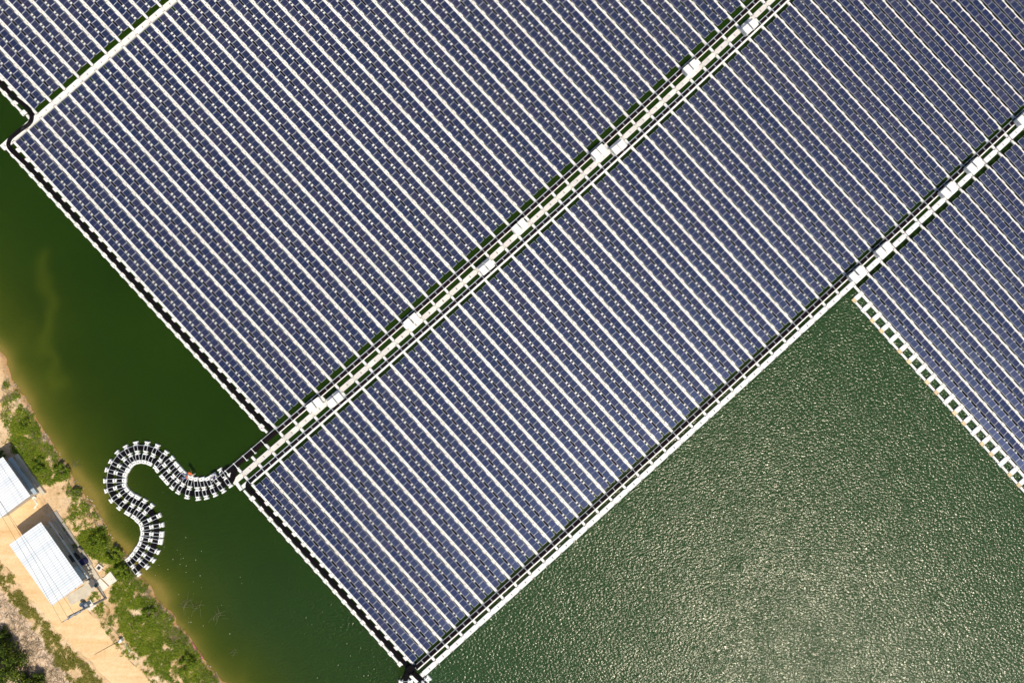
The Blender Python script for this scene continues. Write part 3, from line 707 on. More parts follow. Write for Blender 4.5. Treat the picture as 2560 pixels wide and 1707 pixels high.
mp = N(nt, 'ShaderNodeMapping'); mp.inputs['Rotation'].default_value = (0, 0, R(49)); mp.inputs['Scale'].default_value = (0.18, 1.3, 1)
L.new(g.outputs['Position'], mp.inputs['Vector'])
n1 = N(nt, 'ShaderNodeTexNoise', Scale=0.8, Detail=9, Roughness=0.62); L.new(mp.outputs[0], n1.inputs['Vector'])
n2 = N(nt, 'ShaderNodeTexNoise', Scale=3, Detail=10, Roughness=0.7); L.new(g.outputs['Position'], n2.inputs['Vector'])
ad = N(nt, 'ShaderNodeMath', operation='ADD'); L.new(n1.outputs['Fac'], ad.inputs[0]); L.new(n2.outputs['Fac'], ad.inputs[1])
ml = N(nt, 'ShaderNodeMath', operation='MULTIPLY'); L.new(ad.outputs[0], ml.inputs[0]); ml.inputs[1].default_value = 0.5
rp = ramp(nt, [(0.33, (0.70, 0.42, 0.19)), (0.5, (0.83, 0.57, 0.31)), (0.66, (0.88, 0.68, 0.43))]); L.new(ml.outputs[0], rp.inputs['Fac'])
L.new(rp.outputs['Color'], b.inputs['Base Color']); b.inputs['Roughness'].default_value = 0.95; b.inputs['Specular IOR Level'].default_value = 0.1
bp = N(nt, 'ShaderNodeBump', Strength=0.3, Distance=0.06); L.new(n2.outputs['Fac'], bp.inputs['Height']); L.new(bp.outputs[0], b.inputs['Normal'])
me.materials.append(m); o = D.objects.new('road', me); COL.objects.link(o); tag(o, kind='structure')

# water
xs = lines(-92, 90, 0.9, 2500); ys = lines(-66, 66, 0.9, 2500)
xs = np.unique(np.concatenate([xs, np.arange(-92, -38, 0.45)])); ys = np.unique(np.concatenate([ys, np.arange(-66, 10, 0.45)]))
me, X, Y = grid_mesh('water', xs, ys, lambda a, b: np.zeros_like(a))
sd = sdist(X, Y)
sw = sd+(vnoise(X, Y, 5, 11)-.5)*2.4+(vnoise(X, Y, 1.6, 12)-.5)*0.7
shallow = np.exp(np.minimum(sw, 0)/0.9); silt = np.exp(np.minimum(sw, 0)/4.4)
pl = seg_d(X+(vnoise(X, Y, 3, 21)-.5)*2, Y, [P(118, 640), P(112, 720), P(128, 800), P(118, 880), P(150, 960)]); plume = 0.30*np.exp(-(pl/1.1)**2)
silt = np.clip(silt+plume, 0, 1)
# open, wind-blown water on the right of the array; the channel on the left is sheltered
edgeline = [P(*q) for q in ((930, 1760), (1050, 1690), (2140, 720), (2560, 1170), (2700, 1300))]
lowch = np.clip((P(0, 1180)[1]-Y)/22, 0, 1)*np.clip((-sd-1)/7, 0, 1)*.40
openw = np.maximum(lowch, 0)*(X < P(1000, 1600)[0])+in_poly(X, Y, [P(*q) for q in ((900, 1900), (985, 1707), (1060, 1690), (2140, 715), (2560, 1160), (6000, 5000), (900, 5000))]).astype(float)
openw = np.clip(openw, 0, 1)
at = me.attributes.new('lake', 'FLOAT_COLOR', 'POINT')
at.data.foreach_set('color', np.stack([shallow, silt, openw, np.ones_like(silt)], -1).astype(np.float32).ravel())
m, nt, b = new_mat('lake_water'); L = nt.links
a = N(nt, 'ShaderNodeAttribute', attribute_name='lake'); sx = N(nt, 'ShaderNodeSeparateColor'); L.new(a.outputs['Color'], sx.inputs[0])
g = N(nt, 'ShaderNodeNewGeometry')
big = N(nt, 'ShaderNodeTexNoise', Scale=0.045, Detail=4); L.new(g.outputs['Position'], big.inputs['Vector'])
deep = ramp(nt, [(0.3, (0.0115, 0.034, 0.0010)), (0.7, (0.017, 0.047, 0.002))]); L.new(big.outputs['Fac'], deep.inputs['Fac'])
opn = N(nt, 'ShaderNodeMix', data_type='RGBA'); opn.inputs['B'].default_value = (0.024, 0.066, 0.020, 1); L.new(sx.outputs[2], opn.inputs['Factor']); L.new(deep.outputs['Color'], opn.inputs['A'])
m1 = N(nt, 'ShaderNodeMix', data_type='RGBA'); m1.inputs['B'].default_value = (0.095, 0.118, 0.008, 1); L.new(sx.outputs[1], m1.inputs['Factor']); L.new(opn.outputs['Result'], m1.inputs['A'])
m2 = N(nt, 'ShaderNodeMix', data_type='RGBA'); m2.inputs['B'].default_value = (0.25, 0.20, 0.045, 1); L.new(sx.outputs[0], m2.inputs['Factor']); L.new(m1.outputs['Result'], m2.inputs['A'])
L.new(m2.outputs['Result'], b.inputs['Base Color'])
b.inputs['Specular Tint'].default_value = (1, .96, .86, 1); b.inputs['Roughness'].default_value = 0.215; b.inputs['IOR'].default_value = 1.333
b.inputs['Subsurface Weight'].default_value = 0.8; b.inputs['Subsurface Radius'].default_value = (0.7, 1.0, 0.8); b.inputs['Subsurface Scale'].default_value = 1.1
# ripples: wind from the lower left, crests stretched across it
mp = N(nt, 'ShaderNodeMapping'); mp.inputs['Rotation'].default_value = (0, 0, R(-32)); mp.inputs['Scale'].default_value = (0.75, 1.0, 1); L.new(g.outputs['Position'], mp.inputs['Vector'])
w1 = N(nt, 'ShaderNodeTexNoise', Scale=3.2, Detail=1.5, Roughness=0.5, Distortion=0.2); L.new(mp.outputs[0], w1.inputs['Vector'])
w2 = N(nt, 'ShaderNodeTexNoise', Scale=0.16, Detail=2); L.new(g.outputs['Position'], w2.inputs['Vector'])
amp = N(nt, 'ShaderNodeMapRange'); amp.inputs['To Min'].default_value = 0.5; amp.inputs['To Max'].default_value = 1.0; L.new(sx.outputs[2], amp.inputs['Value'])
gust = N(nt, 'ShaderNodeMapRange'); gust.inputs['From Min'].default_value = 0.3; gust.inputs['From Max'].default_value = 0.7; gust.inputs['To Min'].default_value = 0.8; gust.inputs['To Max'].default_value = 1.15; L.new(w2.outputs['Fac'], gust.inputs['Value'])
am = N(nt, 'ShaderNodeMath', operation='MULTIPLY'); L.new(amp.outputs[0], am.inputs[0]); L.new(gust.outputs[0], am.inputs[1])
hm = N(nt, 'ShaderNodeMath', operation='MULTIPLY'); L.new(w1.outputs['Fac'], hm.inputs[0]); L.new(am.outputs[0], hm.inputs[1])
bp = N(nt, 'ShaderNodeBump', Strength=1.0, Distance=0.145); L.new(hm.outputs[0], bp.inputs['Height']); L.new(bp.outputs[0], b.inputs['Normal'])
me.materials.append(m); o = D.objects.new('water', me); COL.objects.link(o); tag(o, kind='structure')

# ------------------------------------------------------------------ plants
def blades(name, pts, length, width, mat, nb=5, flat=0.55, parent=None, loc=None):
    """tufts of leaf blades; pts = n x 3 array of tuft feet"""
    n = len(pts)*nb; base = np.repeat(pts, nb, axis=0)+np.column_stack([rng.normal(0, .10, n), rng.normal(0, .10, n), np.zeros(n)])
    az = rng.uniform(0, 2*np.pi, n); el = np.abs(rng.normal(flat, .3, n)); ln = rng.uniform(*length, n); wd = rng.uniform(*width, n)
    d = np.column_stack([np.cos(az)*np.cos(el), np.sin(az)*np.cos(el), np.sin(el)]); s = np.column_stack([-np.sin(az), np.cos(az), np.zeros(n)])*wd[:, None]/2
    mid = base+d*(ln*.55)[:, None]+np.array([0, 0, .04]); tip = base+d*ln[:, None]-np.column_stack([np.zeros(n), np.zeros(n), ln*.18])
    v = np.stack([base-s*.5, base+s*.5, mid+s, mid-s, tip], 1).reshape(-1, 3)
    if loc is not None: v = v-np.array(loc)
    i = np.arange(n)*5
    f = np.column_stack([i, i+1, i+2, i+3]).tolist()+np.column_stack([i+3, i+2, i+4]).tolist()
    me = D.meshes.new(name); me.from_pydata(v.tolist(), [], f); me.materials.append(M[mat]); me.update()
    o = D.objects.new(name, me); COL.objects.link(o)
    if parent is not None: o.parent = parent
    elif loc is not None: o.location = loc
    return o
def fill(poly, dens, thr=0.0, s=1.3, seed=31):
    """random feet inside a pixel polygon, clumped by noise"""
    pg = [P(*q, .9) for q in poly]; a = np.array(pg); lo, hi = a.min(0), a.max(0)
    n = int((hi[0]-lo[0])*(hi[1]-lo[1])*dens*2.1); X = rng.uniform(lo[0], hi[0], n); Y = rng.uniform(lo[1], hi[1], n)
    k = in_poly(X+wob(X*1.4, Y*1.4), Y+wob(Y*1.3, X*1.3), pg) & (vnoise(X, Y, s, seed)*.65+vnoise(X, Y, s*.35, seed+1)*.35 > thr)
    X, Y = X[k], Y[k]; Z, sd = land_z(X, Y); k = sd > 0.25
    return np.column_stack([X[k], Y[k], Z[k]])
G_DENSE = [([(42, 1012), (75, 1040), (112, 1105), (150, 1148), (180, 1200), (150, 1206), (100, 1212), (62, 1150), (30, 1130), (20, 1075)], 15, .25),
 ([(0, 952), (36, 955), (42, 1000), (20, 1012), (0, 1005)], 10, .45), ([(165, 1214), (190, 1222), (197, 1240), (172, 1242)], 12, .3),
 ([(196, 1335), (262, 1312), (287, 1352), (305, 1385), (300, 1420), (240, 1403), (212, 1378)], 16, .22),
 ([(262, 1425), (300, 1418), (335, 1404), (346, 1440), (290, 1462)], 15, .2),
 ([(290, 1455), (345, 1447), (384, 1498), (428, 1552), (470, 1602), (520, 1662), (560, 1712), (430, 1712), (372, 1655), (330, 1610), (300, 1570), (290, 1520), (270, 1490)], 14, .30)]
G_SPARSE = [([(180, 1235), (212, 1258), (248, 1292), (240, 1312), (200, 1322), (168, 1332), (158, 1300)], 10, .50), ([(150, 1205), (175, 1215), (170, 1240), (140, 1235)], 6, .6),
 ([(232, 1530), (262, 1500), (300, 1570), (340, 1625), (300, 1640), (262, 1575)], 8, .60), ([(300, 1610), (372, 1655), (440, 1712), (390, 1712), (330, 1660)], 7, .62),
 ([(210, 1488), (238, 1480), (250, 1500), (215, 1510)], 8, .5), ([(0, 1005), (40, 1010), (30, 1120), (0, 1115)], 6, .6), ([(165, 1330), (195, 1335), (215, 1400), (190, 1370)], 7, .6)]
G_DRY = [([(-30, 1380), (0, 1398), (28, 1445), (60, 1492), (95, 1530), (150, 1592), (200, 1642), (262, 1712), (195, 1712), (150, 1665), (115, 1610), (70, 1555), (30, 1505), (-30, 1440)], 15, .42)]
b1 = np.concatenate([fill(p, d, t, seed=30+k) for k, (p, d, t) in enumerate(G_DENSE)]+[fill(p, d, t, .8, seed=50+k) for k, (p, d, t) in enumerate(G_SPARSE)])
blades('bank_grass', b1, (.18, .55), (.035, .085), 'grass', 8); o = COL.objects['bank_grass']
tag(o, 'rough green grass and weeds covering the sandy lake bank', 'grass', kind='stuff')
b2 = np.concatenate([fill(p, d, t, seed=70) for p, d, t in G_DRY]+[fill(p, d*.22, .42, 1.0, seed=80+k) for k, (p, d, t) in enumerate(G_DENSE+G_SPARSE)])
tag(blades('dry_grass', b2, (.15, .5), (.03, .07), 'grassy', 8), 'yellowing dry grass fringing the dirt road and the bank', 'grass', kind='stuff')
b3 = fill([(0, 890), (30, 950), (110, 1085), (165, 1165), (240, 1270), (300, 1370), (350, 1450), (440, 1560), (560, 1710), (520, 1712), (330, 1490), (200, 1260), (60, 1080), (0, 1000)], 3.2, .52, .7, 91)
tag(blades('dead_brush', b3, (.35, .9), (.025, .05), 'twig', 6, .35), 'grey brown dead brush scattered along the water line', 'brush', kind='stuff')
b4 = fill([(-60, 1430), (0, 1470), (30, 1510), (75, 1565), (125, 1625), (165, 1685), (190, 1730), (-60, 1800)], 3.0, .40, .9, 95)
tag(blades('dry_brush', b4, (.4, 1.1), (.025, .05), 'twig', 6, .25), 'dry tangled brush lying on the grey gravel left of the road', 'brush', kind='stuff')
# stones along the water line
q = MB()
for k in range(420):
    i = random.uniform(4, 25); a, b = SG[int(i)], SG[min(int(i)+1, len(SG)-1)]; t = i-int(i); c = a*(1-t)+b*t+np.array([-.76, -.65])*abs(rng.normal(.15, .45))+rng.normal(0, .12, 2)
    r = random.uniform(.05, .16); z = max(gz(c), -.03); h = r*random.uniform(.5, .9); n_ = 6; ph = random.uniform(0, 6)
    rr = [r*random.uniform(.7, 1.2) for _ in range(n_)]
    ring = [(c[0]+rr[j]*math.cos(ph+j*1.047), c[1]+rr[j]*math.sin(ph+j*1.047)) for j in range(n_)]
    q.add([(x, y, z-.05) for x, y in ring]+[(c[0]+(x-c[0])*.6, c[1]+(y-c[1])*.6, z+h) for x, y in ring],
          [(j, (j+1) % n_, n_+(j+1) % n_, n_+j) for j in range(n_)]+[tuple(range(n_, 2*n_))])
M['stone'] = plain('shore_stone', (0.55, 0.46, 0.36), 0.9, 0.2, 3, rnd=0.5)
tag(q.obj('shore_stones', M['stone']), 'small pale stones strewn along the water line', 'stones', kind='stuff')

def crown_leaves(c, rad, h, n, size, clumps, lo=0.15):
    """leaf quads gathered in clumps through the crown's volume"""
    cs = []
    for _ in range(clumps):
        a = random.uniform(0, 2*math.pi); r = rad*math.sqrt(random.random())*0.85; zz = h*(lo+(1-lo)*random.random()*(1-(r/rad)**2*.6))
        cs.append((c[0]+r*math.cos(a), c[1]+r*math.sin(a), c[2]+zz, rad*random.uniform(.16, .36)))
    cs = np.array(cs); k = rng.integers(0, clumps, n); d = rng.normal(0, 1, (n, 3)); d /= np.linalg.norm(d, axis=1)[:, None]
    p = cs[k, :3]+d*(cs[k, 3]*rng.uniform(.35, 1.05, n))[:, None]*np.array([1, 1, .75]); p[:, 2] = np.maximum(p[:, 2], c[2]+.05)
    t = rng.normal(0, 1, (n, 3)); t /= np.linalg.norm(t, axis=1)[:, None]; nn = d+rng.normal(0, .5, (n, 3))+np.array([0, 0, .5])
    s = np.cross(nn, t); s /= np.linalg.norm(s, axis=1)[:, None]; t = np.cross(s, nn); t /= np.linalg.norm(t, axis=1)[:, None]
    L_ = rng.uniform(*size, n)[:, None]; W_ = L_*.45
    return np.stack([p-t*L_*.5, p+s*W_*.5, p+t*L_*.5, p-s*W_*.5], 1).reshape(-1, 3), cs
def plant(name, cat, px, py, rad, h, n, size, clumps, mat, label, group=None, part='leaves', stem='stem'):
    p = P(px, py, .9); z = max(gz(p), 0.02); root = thing(name, (p[0], p[1], z), label, cat, group)
    v, cs = crown_leaves((0, 0, 0), rad, h, n, size, clumps); i = np.arange(n)*4
    me = D.meshes.new(part); me.from_pydata(v.tolist(), [], np.column_stack([i, i+1, i+2, i+3]).tolist()); me.materials.append(M[mat]); me.update()
    o = D.objects.new(part, me); COL.objects.link(o); o.parent = root
    b = MB(); b.tube([(0, 0, -.1), (0.05*rad, 0.03*rad, h*.35), (0.02, 0.08*rad, h*.6)], max(.03, rad*.06), 7, taper=max(.02, rad*.03))
    for q in cs[:: max(1, clumps//9)]: b.tube([(0.03*rad, 0.03*rad, h*.25), (q[0]*.5, q[1]*.5, q[2]*.75), (q[0], q[1], q[2])], max(.02, rad*.03), 5, taper=.012)
    o = b.obj(stem, M['wood']); o.parent = root
    return root
plant('shrub', 'shrub', 246, 1352, 1.75, 1.7, 2600, (.14, .32), 34, 'bush', 'large dark green shrub on the bank above the white-rimmed manhole', 'shrubs on the bank')
plant('shrub', 'shrub', 286, 1388, 1.25, 1.3, 1500, (.14, .30), 22, 'bush', 'dark shrub on the bank just uphill of the pontoon landing', 'shrubs on the bank')
plant('shrub', 'shrub', 306, 1426, 1.35, 1.6, 1900, (.15, .34), 24, 'bush', 'bright green shrub hanging over the shore end of the cable pontoon', 'shrubs on the bank')
plant('shrub', 'shrub', 188, 1232, 0.85, 0.9, 700, (.12, .26), 14, 'bush', 'small round shrub between the two metal-roofed houses and the water', 'shrubs on the bank')
plant('shrub', 'shrub', 150, 1178, 1.3, 1.2, 1500, (.14, .30), 22, 'bush', 'dense green shrub at the water side beside the upper house', 'shrubs on the bank')
plant('shrub', 'shrub', 100, 1165, 1.4, 1.2, 1600, (.14, .30), 22, 'bush', 'wide green shrub in front of the upper house shaded wall', 'shrubs on the bank')
plant('shrub', 'shrub', 60, 1060, 1.1, 1.1, 1100, (.14, .30), 18, 'bush', 'green shrub on the bank uphill of the upper house', 'shrubs on the bank')
plant('shrub', 'shrub', 372, 1530, 1.1, 1.0, 1100, (.14, .28), 16, 'bush', 'dark shrub on the bank below the pontoon landing', 'shrubs on the bank')
plant('shrub', 'shrub', 470, 1655, 1.4, 1.1, 1500, (.14, .30), 20, 'bush', 'bright shrub near the bottom of the bank beside the pink-edged water', 'shrubs on the bank')
plant('shrub', 'shrub', 3, 1138, 1.2, 1.8, 1300, (.14, .3), 18, 'tree', 'dark shrub against the upper end of the upper house', 'shrubs on the bank')
plant('broadleaf_tree', 'tree', 18, 1650, 3.9, 4.2, 9000, (.2, .46), 70, 'tree', 'big dark leafy tree in the bottom left corner beside the gravel', None, 'crown', 'trunk')
plant('broadleaf_tree', 'tree', 92, 1702, 2.4, 2.6, 4200, (.18, .42), 40, 'tree', 'lower dark bushy tree at the bottom edge right of the big corner tree', None, 'crown', 'trunk')
plant('broadleaf_tree', 'tree', 8, 1578, 1.6, 2.0, 1900, (.16, .36), 24, 'tree', 'small dark tree at the left edge above the big corner tree', None, 'crown', 'trunk')
def branch(px, py, r, n, label, mat='twigw', z=0.06):
    p = P(px, py); b = MB()
    for k in range(n):
        a = random.uniform(-.9, .9)+(math.pi if k % 2 else 0)+.8; l = r*random.uniform(.5, 1); cv = random.uniform(-.8, .8); o = rng.normal(0, r*.25, 2)
        pts = []
        for j in range(7):
            t = j/6; aa = a+cv*t; pts.append((p[0]+o[0]+math.cos(aa)*l*t, p[1]+o[1]+math.sin(aa)*l*t, z-.05+.14*math.sin(t*3)))
        b.tube(pts, .03, 4, taper=.012)
    c = (p[0], p[1], 0); tag(b.obj('dead_branch', M[mat], loc=c), label, 'branch', 'dead branches in the channel water')
branch(462, 1510, 1.7, 16, 'pale curved dead branches in the water below the pontoon landing')
branch(492, 1518, 1.5, 11, 'bleached bent branch arching right beside the larger drowned branches')
branch(543, 1540, 1.5, 13, 'fan of thin drowned twigs farthest out in the channel')
branch(584, 1630, .9, 8, 'small forked twig in the water near the bottom of the channel')
branch(191, 1160, 1.0, 14, 'yellowish drowned brush in the shallows off the upper house', z=.08)

# ------------------------------------------------------------------ houses
def lerp(a, b, t): return a+(b-a)*t
def house(corners, zr, label, side_parts, name='metal_roofed_house', g=0.9):
    Nc, Wc, Sc, Ec = [P(*q, z) for q, z in zip(corners, zr)]
    u = Ec-Nc; Lx = np.linalg.norm(u); u = u/Lx; w = np.array([-u[1], u[0]])            # w points out of the lake side
    if (Nc-Wc)@w < 0: w = -w
    dpt = abs((Nc-Wc)@w); c = (Nc+Ec+Sc+Wc)/4; g = gz(c)-.12
    root = thing(name, (c[0], c[1], g), label, 'house', None)
    ang = math.atan2(u[1], u[0])
    def loc(a, b_): return Nc+u*a+w*b_      # a along the lake side from the upper corner, b outwards
    # roof: thin sheet bent at the lake-side eave
    me = MB(); na, nb_ = 24, 8; vs = []; uv = []
    for j in range(nb_+1):
        for k in range(na+1):
            t = k/na; s = j/nb_
            q = lerp(lerp(Nc, Ec, t), lerp(Wc, Sc, t), s); z = lerp(lerp(zr[0], zr[3], t), lerp(zr[1], zr[2], t), s)-.16*max(0, 1-s*7)
            vs.append((q[0], q[1], z)); uv.append((t*Lx, s*dpt, 0))
    n0 = len(vs); vs += [(x, y, z-.08) for x, y, z in vs]; uv += uv[:]
    fs = []
    for j in range(nb_):
        for k in range(na):
            i = j*(na+1)+k; fs += [(i, i+1, i+na+2, i+na+1), (n0+i+na+1, n0+i+na+2, n0+i+1, n0+i)]
    rim = [k for k in range(na+1)]+[(j+1)*(na+1)-1 for j in range(1, nb_+1)]+[nb_*(na+1)+k for k in range(na-1, -1, -1)]+[j*(na+1) for j in range(nb_-1, 0, -1)]
    fs += [(rim[i], rim[(i+1) % len(rim)], n0+rim[(i+1) % len(rim)], n0+rim[i]) for i in range(len(rim))]
    me.add(vs, fs); ro = me.obj('roof', M['roof'], root)
    at = ro.data.attributes.new('ruv', 'FLOAT_VECTOR', 'POINT'); at.data.foreach_set('vector', np.array(uv, np.float32).ravel())
    b = MB()
    for s in (0.18, 0.34, 0.5, 0.66, 0.82):       # lines of roof screws and laps along the sheet
        a_, b2_ = lerp(Nc, Wc, s), lerp(Ec, Sc, s); za = lerp(zr[0], zr[1], s); zb = lerp(zr[3], zr[2], s); m_ = (a_+b2_)/2
        b.box(m_, ang, Lx*.995, .03, (za+zb)/2-.01, (za+zb)/2+.022)
    b.obj('lap_strip', M['lap'], root)
    ins = 0.75
    b = MB(); poly = [loc(.45, -ins), loc(Lx-.45, -ins), loc(Lx-.45, -dpt+.4), loc(.45, -dpt+.4)]
    b.prism([tuple(p) for p in poly], g-.4, [min(zr[0], zr[3])-.30]*2+[min(zr[1], zr[2])-.16]*2); b.obj('wall', M['wall'], root)
    for (nm, mt, a0, a1, b0, b1, z0, z1) in side_parts:
        b = MB(); m_ = loc((a0+a1)/2*Lx, -ins+(b0+b1)/2); b.box(m_, ang, (a1-a0)*Lx, b1-b0, g+z0, g+z1); b.obj(nm, M[mt], root)
    return loc, Lx, g, ang, u, w
loc2, L2, g2_, ang2, u2, w2_ = house([(100, 1305), (22.5, 1361), (130, 1513), (207, 1457.5)], (4.9, 4.45, 4.45, 4.9), 'lower metal-roofed house beside the dirt road, under the power lines',
    [('gutter', 'rail', .02, .97, .24, .42, 1.75, 1.92), ('awning_strut', 'wood', .09, .10, .0, .24, 1.80, 1.88), ('awning_strut', 'wood', .54, .55, .0, .24, 1.80, 1.88), ('awning_strut', 'wood', .68, .69, .0, .24, 1.80, 1.88),
     ('door', 'dark', .56, .67, .0, .05, .25, 2.3), ('shutter', 'blueg', .74, .93, .0, .08, 1.95, 3.2), ('window', 'dark', .22, .32, .0, .05, 1.0, 1.6), ('plinth', 'concrete', .0, 1.0, .0, .30, -.1, .22)])
loc1, L1, g1_, ang1, u1, w1_ = house([(5, 1142), (-92, 1212), (-24, 1313), (74, 1239)], (4.7, 4.3, 4.3, 4.7), 'upper metal-roofed house cut by the left picture edge',
    [('awning', 'blueg', .02, .52, .05, .62, 1.95, 2.05), ('awning', 'blueg', .53, .97, .05, .62, 1.90, 2.0), ('plinth', 'concrete', -.02, 1.02, .0, .55, -.1, .5), ('window', 'dark', .3, .42, .0, .05, 1.0, 1.7)])
def pad(name, pts, label, mat='concrete', top=.10, cat='slab'):
    q = [P(*p, 1.0) for p in pts]; c = np.mean(np.array(q), 0); z = max(gz(p) for p in q)+top
    b = MB(); b.prism([tuple(p) for p in q], z-.6, z); return tag(b.obj(name, M[mat], loc=(c[0], c[1], z-.1)), label, cat), z
pad('concrete_slab', [(165, 1489), (178, 1512), (216, 1494), (240, 1468), (236, 1450), (222, 1441), (209, 1463)], 'cream concrete yard slab at the lower end of the lower house')
pad('concrete_slab', [(238, 1454), (250, 1444.5), (271.5, 1465.5), (257, 1477)], 'white concrete slab nearer the house of the two side by side', 'concretew', .14)
pad('concrete_slab', [(253, 1443), (258, 1444), (275, 1428), (292, 1451), (273, 1464)], 'white concrete slab nearest the pontoon landing', 'concretew', .14)
pad('concrete_slab', [(222, 1414), (228, 1410), (249, 1443), (238, 1451)], 'narrow cream slab strip along the lake side of the lower house', 'concrete', .16)
pad('concrete_slab', [(131, 1280), (140, 1276), (231, 1410), (222, 1416)], 'grey slab put in for the ground shadow along the lower house wall', 'wall', .08)  # house's ground shadow laid as a darker slab along the wall foot
pad('concrete_slab', [(217, 1516), (229, 1502), (241, 1512), (224, 1528)], 'small white slab at the foot of the utility pole', 'concretew', .10)
# manhole
p = P(246, 1419, 1.1); z = gz(p); root = thing('manhole', (p[0], p[1], z), 'square white-rimmed manhole with a dark opening beside the bank shrubs', 'manhole')
b = MB()
for s in (-1, 1):
    b.box(p+np.array([.64, .77])*s*.36, math.atan2(.77, .64)+math.pi/2, .92, .2, z-.2, z+.28); b.box(p+np.array([-.77, .64])*s*.36, math.atan2(.77, .64), .52, .2, z-.2, z+.279)
b.obj('rim', M['concretew'], root)
b = MB(); b.box(p, math.atan2(.77, .64), .5, .5, z-.1, z+.06); b.obj('opening', M['dark'], root)
# barrels and odds and ends by the house
def barrel(px, py, r, h, mat, label, name='barrel', cat='barrel'):
    p = P(px, py, 1.2); z = gz(p); root = thing(name, (p[0], p[1], z), label, cat); b = MB()
    prof = [(r*.92, 0), (r, .06), (r, h*.3), (r*1.05, h*.33), (r, h*.36), (r, h*.64), (r*1.05, h*.67), (r, h*.7), (r, h-.05), (r*.95, h), (r*.9, h-.02), (0.01, h-.02)]
    n = 16; vs = [(x*math.cos(2*math.pi*k/n)+p[0], x*math.sin(2*math.pi*k/n)+p[1], z+y) for x, y in prof for k in range(n)]
    fs = [(j*n+k, j*n+(k+1) % n, (j+1)*n+(k+1) % n, (j+1)*n+k) for j in range(len(prof)-1) for k in range(n)]
    b.add(vs, fs); dr = b.obj('drum', M[mat], root, smooth=True)
    b = MB(); b.box((p[0]+r*.4, p[1]), .4, .12, .12, z+h-.03, z+h+.03); b.obj('cap', M['dark'], dr, loc=root.location)
barrel(211, 1402, .48, 1.0, 'bluep', 'dark blue drum standing against the lower house lake side')
barrel(241.5, 1462, .26, .6, 'tealp', 'grey blue drum on the white slab beside the modelled pole shadow')
barrel(208.5, 1508, .36, .8, 'tealp', 'dark teal drum in the weeds beside the utility pole')
for k, (x, y, a, lw, lab) in enumerate(((198, 1376, .9, (.9, .7), 'grey wooden pallet box against the lake side of the lower house'), (219, 1447, .4, (.5, .35), 'small dark crate at the lower corner of the lower house'), (224, 1431, .6, (.6, .5), 'pale crate under the gutter end of the lower house'))):
    p = P(x, y, 1.2); z = gz(p)+.1; root = thing('crate', (p[0], p[1], z), lab, 'crate'); mt = ('wall', 'dark', 'concrete')[k]
    b = MB(); b.box(p, a, *lw, z, z+.45); bx_ = b.obj('box', M[mt], root)
    b = MB()
    for s in (-1, 0, 1): b.box(p+np.array([-math.sin(a), math.cos(a)])*s*lw[1]*.32, a, lw[0]*1.02, lw[1]*.2, z+.452, z+.49)
    b.obj('lid_boards', M['wood' if k != 2 else 'concretew'], bx_, loc=root.location)
# the pole's ground shadow is modelled as a tube from its foot to the slabs
def pipe(name, pts, r, mat, label, cat):
    b = MB(); b.tube(pts, r, 6); c = pts[0]; return tag(b.obj(name, M[mat], loc=c), label, cat)
q = [P(263, 1492, 1), P(256, 1478, 1), P(249, 1465, 1)]
pipe('pole_shadow_tube', [(x, y, gz((x, y))+.2) for x, y in q], .10, 'wall', 'grey brown tube put in for the pole shadow between pole foot and slabs', 'pipe')
q = smooth_path([P(252, 1422, 1), P(262, 1428, 1), P(274, 1427, 1), P(283, 1424, 1)], .3)
pipe('hose', [(x, y, gz((x, y))+.05) for x, y in q], .035, 'dark', 'thin dark hose curving from the manhole towards the pontoon', 'hose')
q = smooth_path([P(86, 1250, 1), P(92, 1256, 1), P(91, 1262, 1), P(86, 1270, 1)], .3)
pipe('white_cloth', [(x, y, gz((x, y))+.08) for x, y in q], .16, 'concretew', 'white crumpled strip of cloth on the sand beside the upper house', 'cloth')
p = P(88, 1244, 1); z = gz(p)
root = thing('bucket', (p[0], p[1], z), 'small white bucket at the corner of the upper house', 'bucket'); b = MB()
n = 12; b.add([(p[0]+r_*math.cos(2*math.pi*k/n), p[1]+r_*math.sin(2*math.pi*k/n), z+h_) for r_, h_ in ((.22, 0), (.30, .42), (.26, .42), (.2, .1)) for k in range(n)], [(j*n+k, j*n+(k+1) % n, (j+1)*n+(k+1) % n, (j+1)*n+k) for j in range(3) for k in range(n)]+[tuple(3*n+k for k in range(n))])
pl_ = b.obj('pail', M['concretew'], root, smooth=True); b = MB(); b.tube([(p[0]+.3*math.cos(t), p[1]+.1, z+.42+.1*math.sin(t)) for t in np.linspace(0, math.pi, 8)], .02, 4); b.obj('handle', M['rail'], pl_, loc=root.location)
q = MB()
for k in range(46):
    x = rng.normal(455, 60); y = rng.normal(1375, 75) if k < 30 else rng.uniform(1500, 1700); c = P(x, y)
    if sdist(np.array([c[0]]), np.array([c[1]]))[0] > -1.2 or x > 640: continue
    r = random.uniform(.025, .07); q.prism([(c[0]+r*random.uniform(.6, 1.2)*math.cos(t), c[1]+r*random.uniform(.6, 1.2)*math.sin(t)) for t in np.linspace(0, 5.3, 6)], -.02, .025)
tag(q.obj('white_specks', M['concretew']), 'tiny white specks on the channel water near the pontoon', 'foam', kind='stuff')  # small flat white polygons scattered over the channel
# pinkish algae scum at the water edge
q = MB(); cl = [P(478, 1603), P(487, 1617), P(497, 1630), P(508, 1645)]; q.ribbon([c+np.array([.12, .1]) for c in cl], [c-np.array([.22, .2]) for c in cl], -.05, .09)
M['pink'] = plain('pink_scum', (0.48, 0.17, 0.16), 0.8, .3, 2.0)
tag(q.obj('algae_scum', M['pink'], loc=(cl[1][0], cl[1][1], 0)), 'strip of pink scum at the water edge near the bottom of the bank', 'scum')

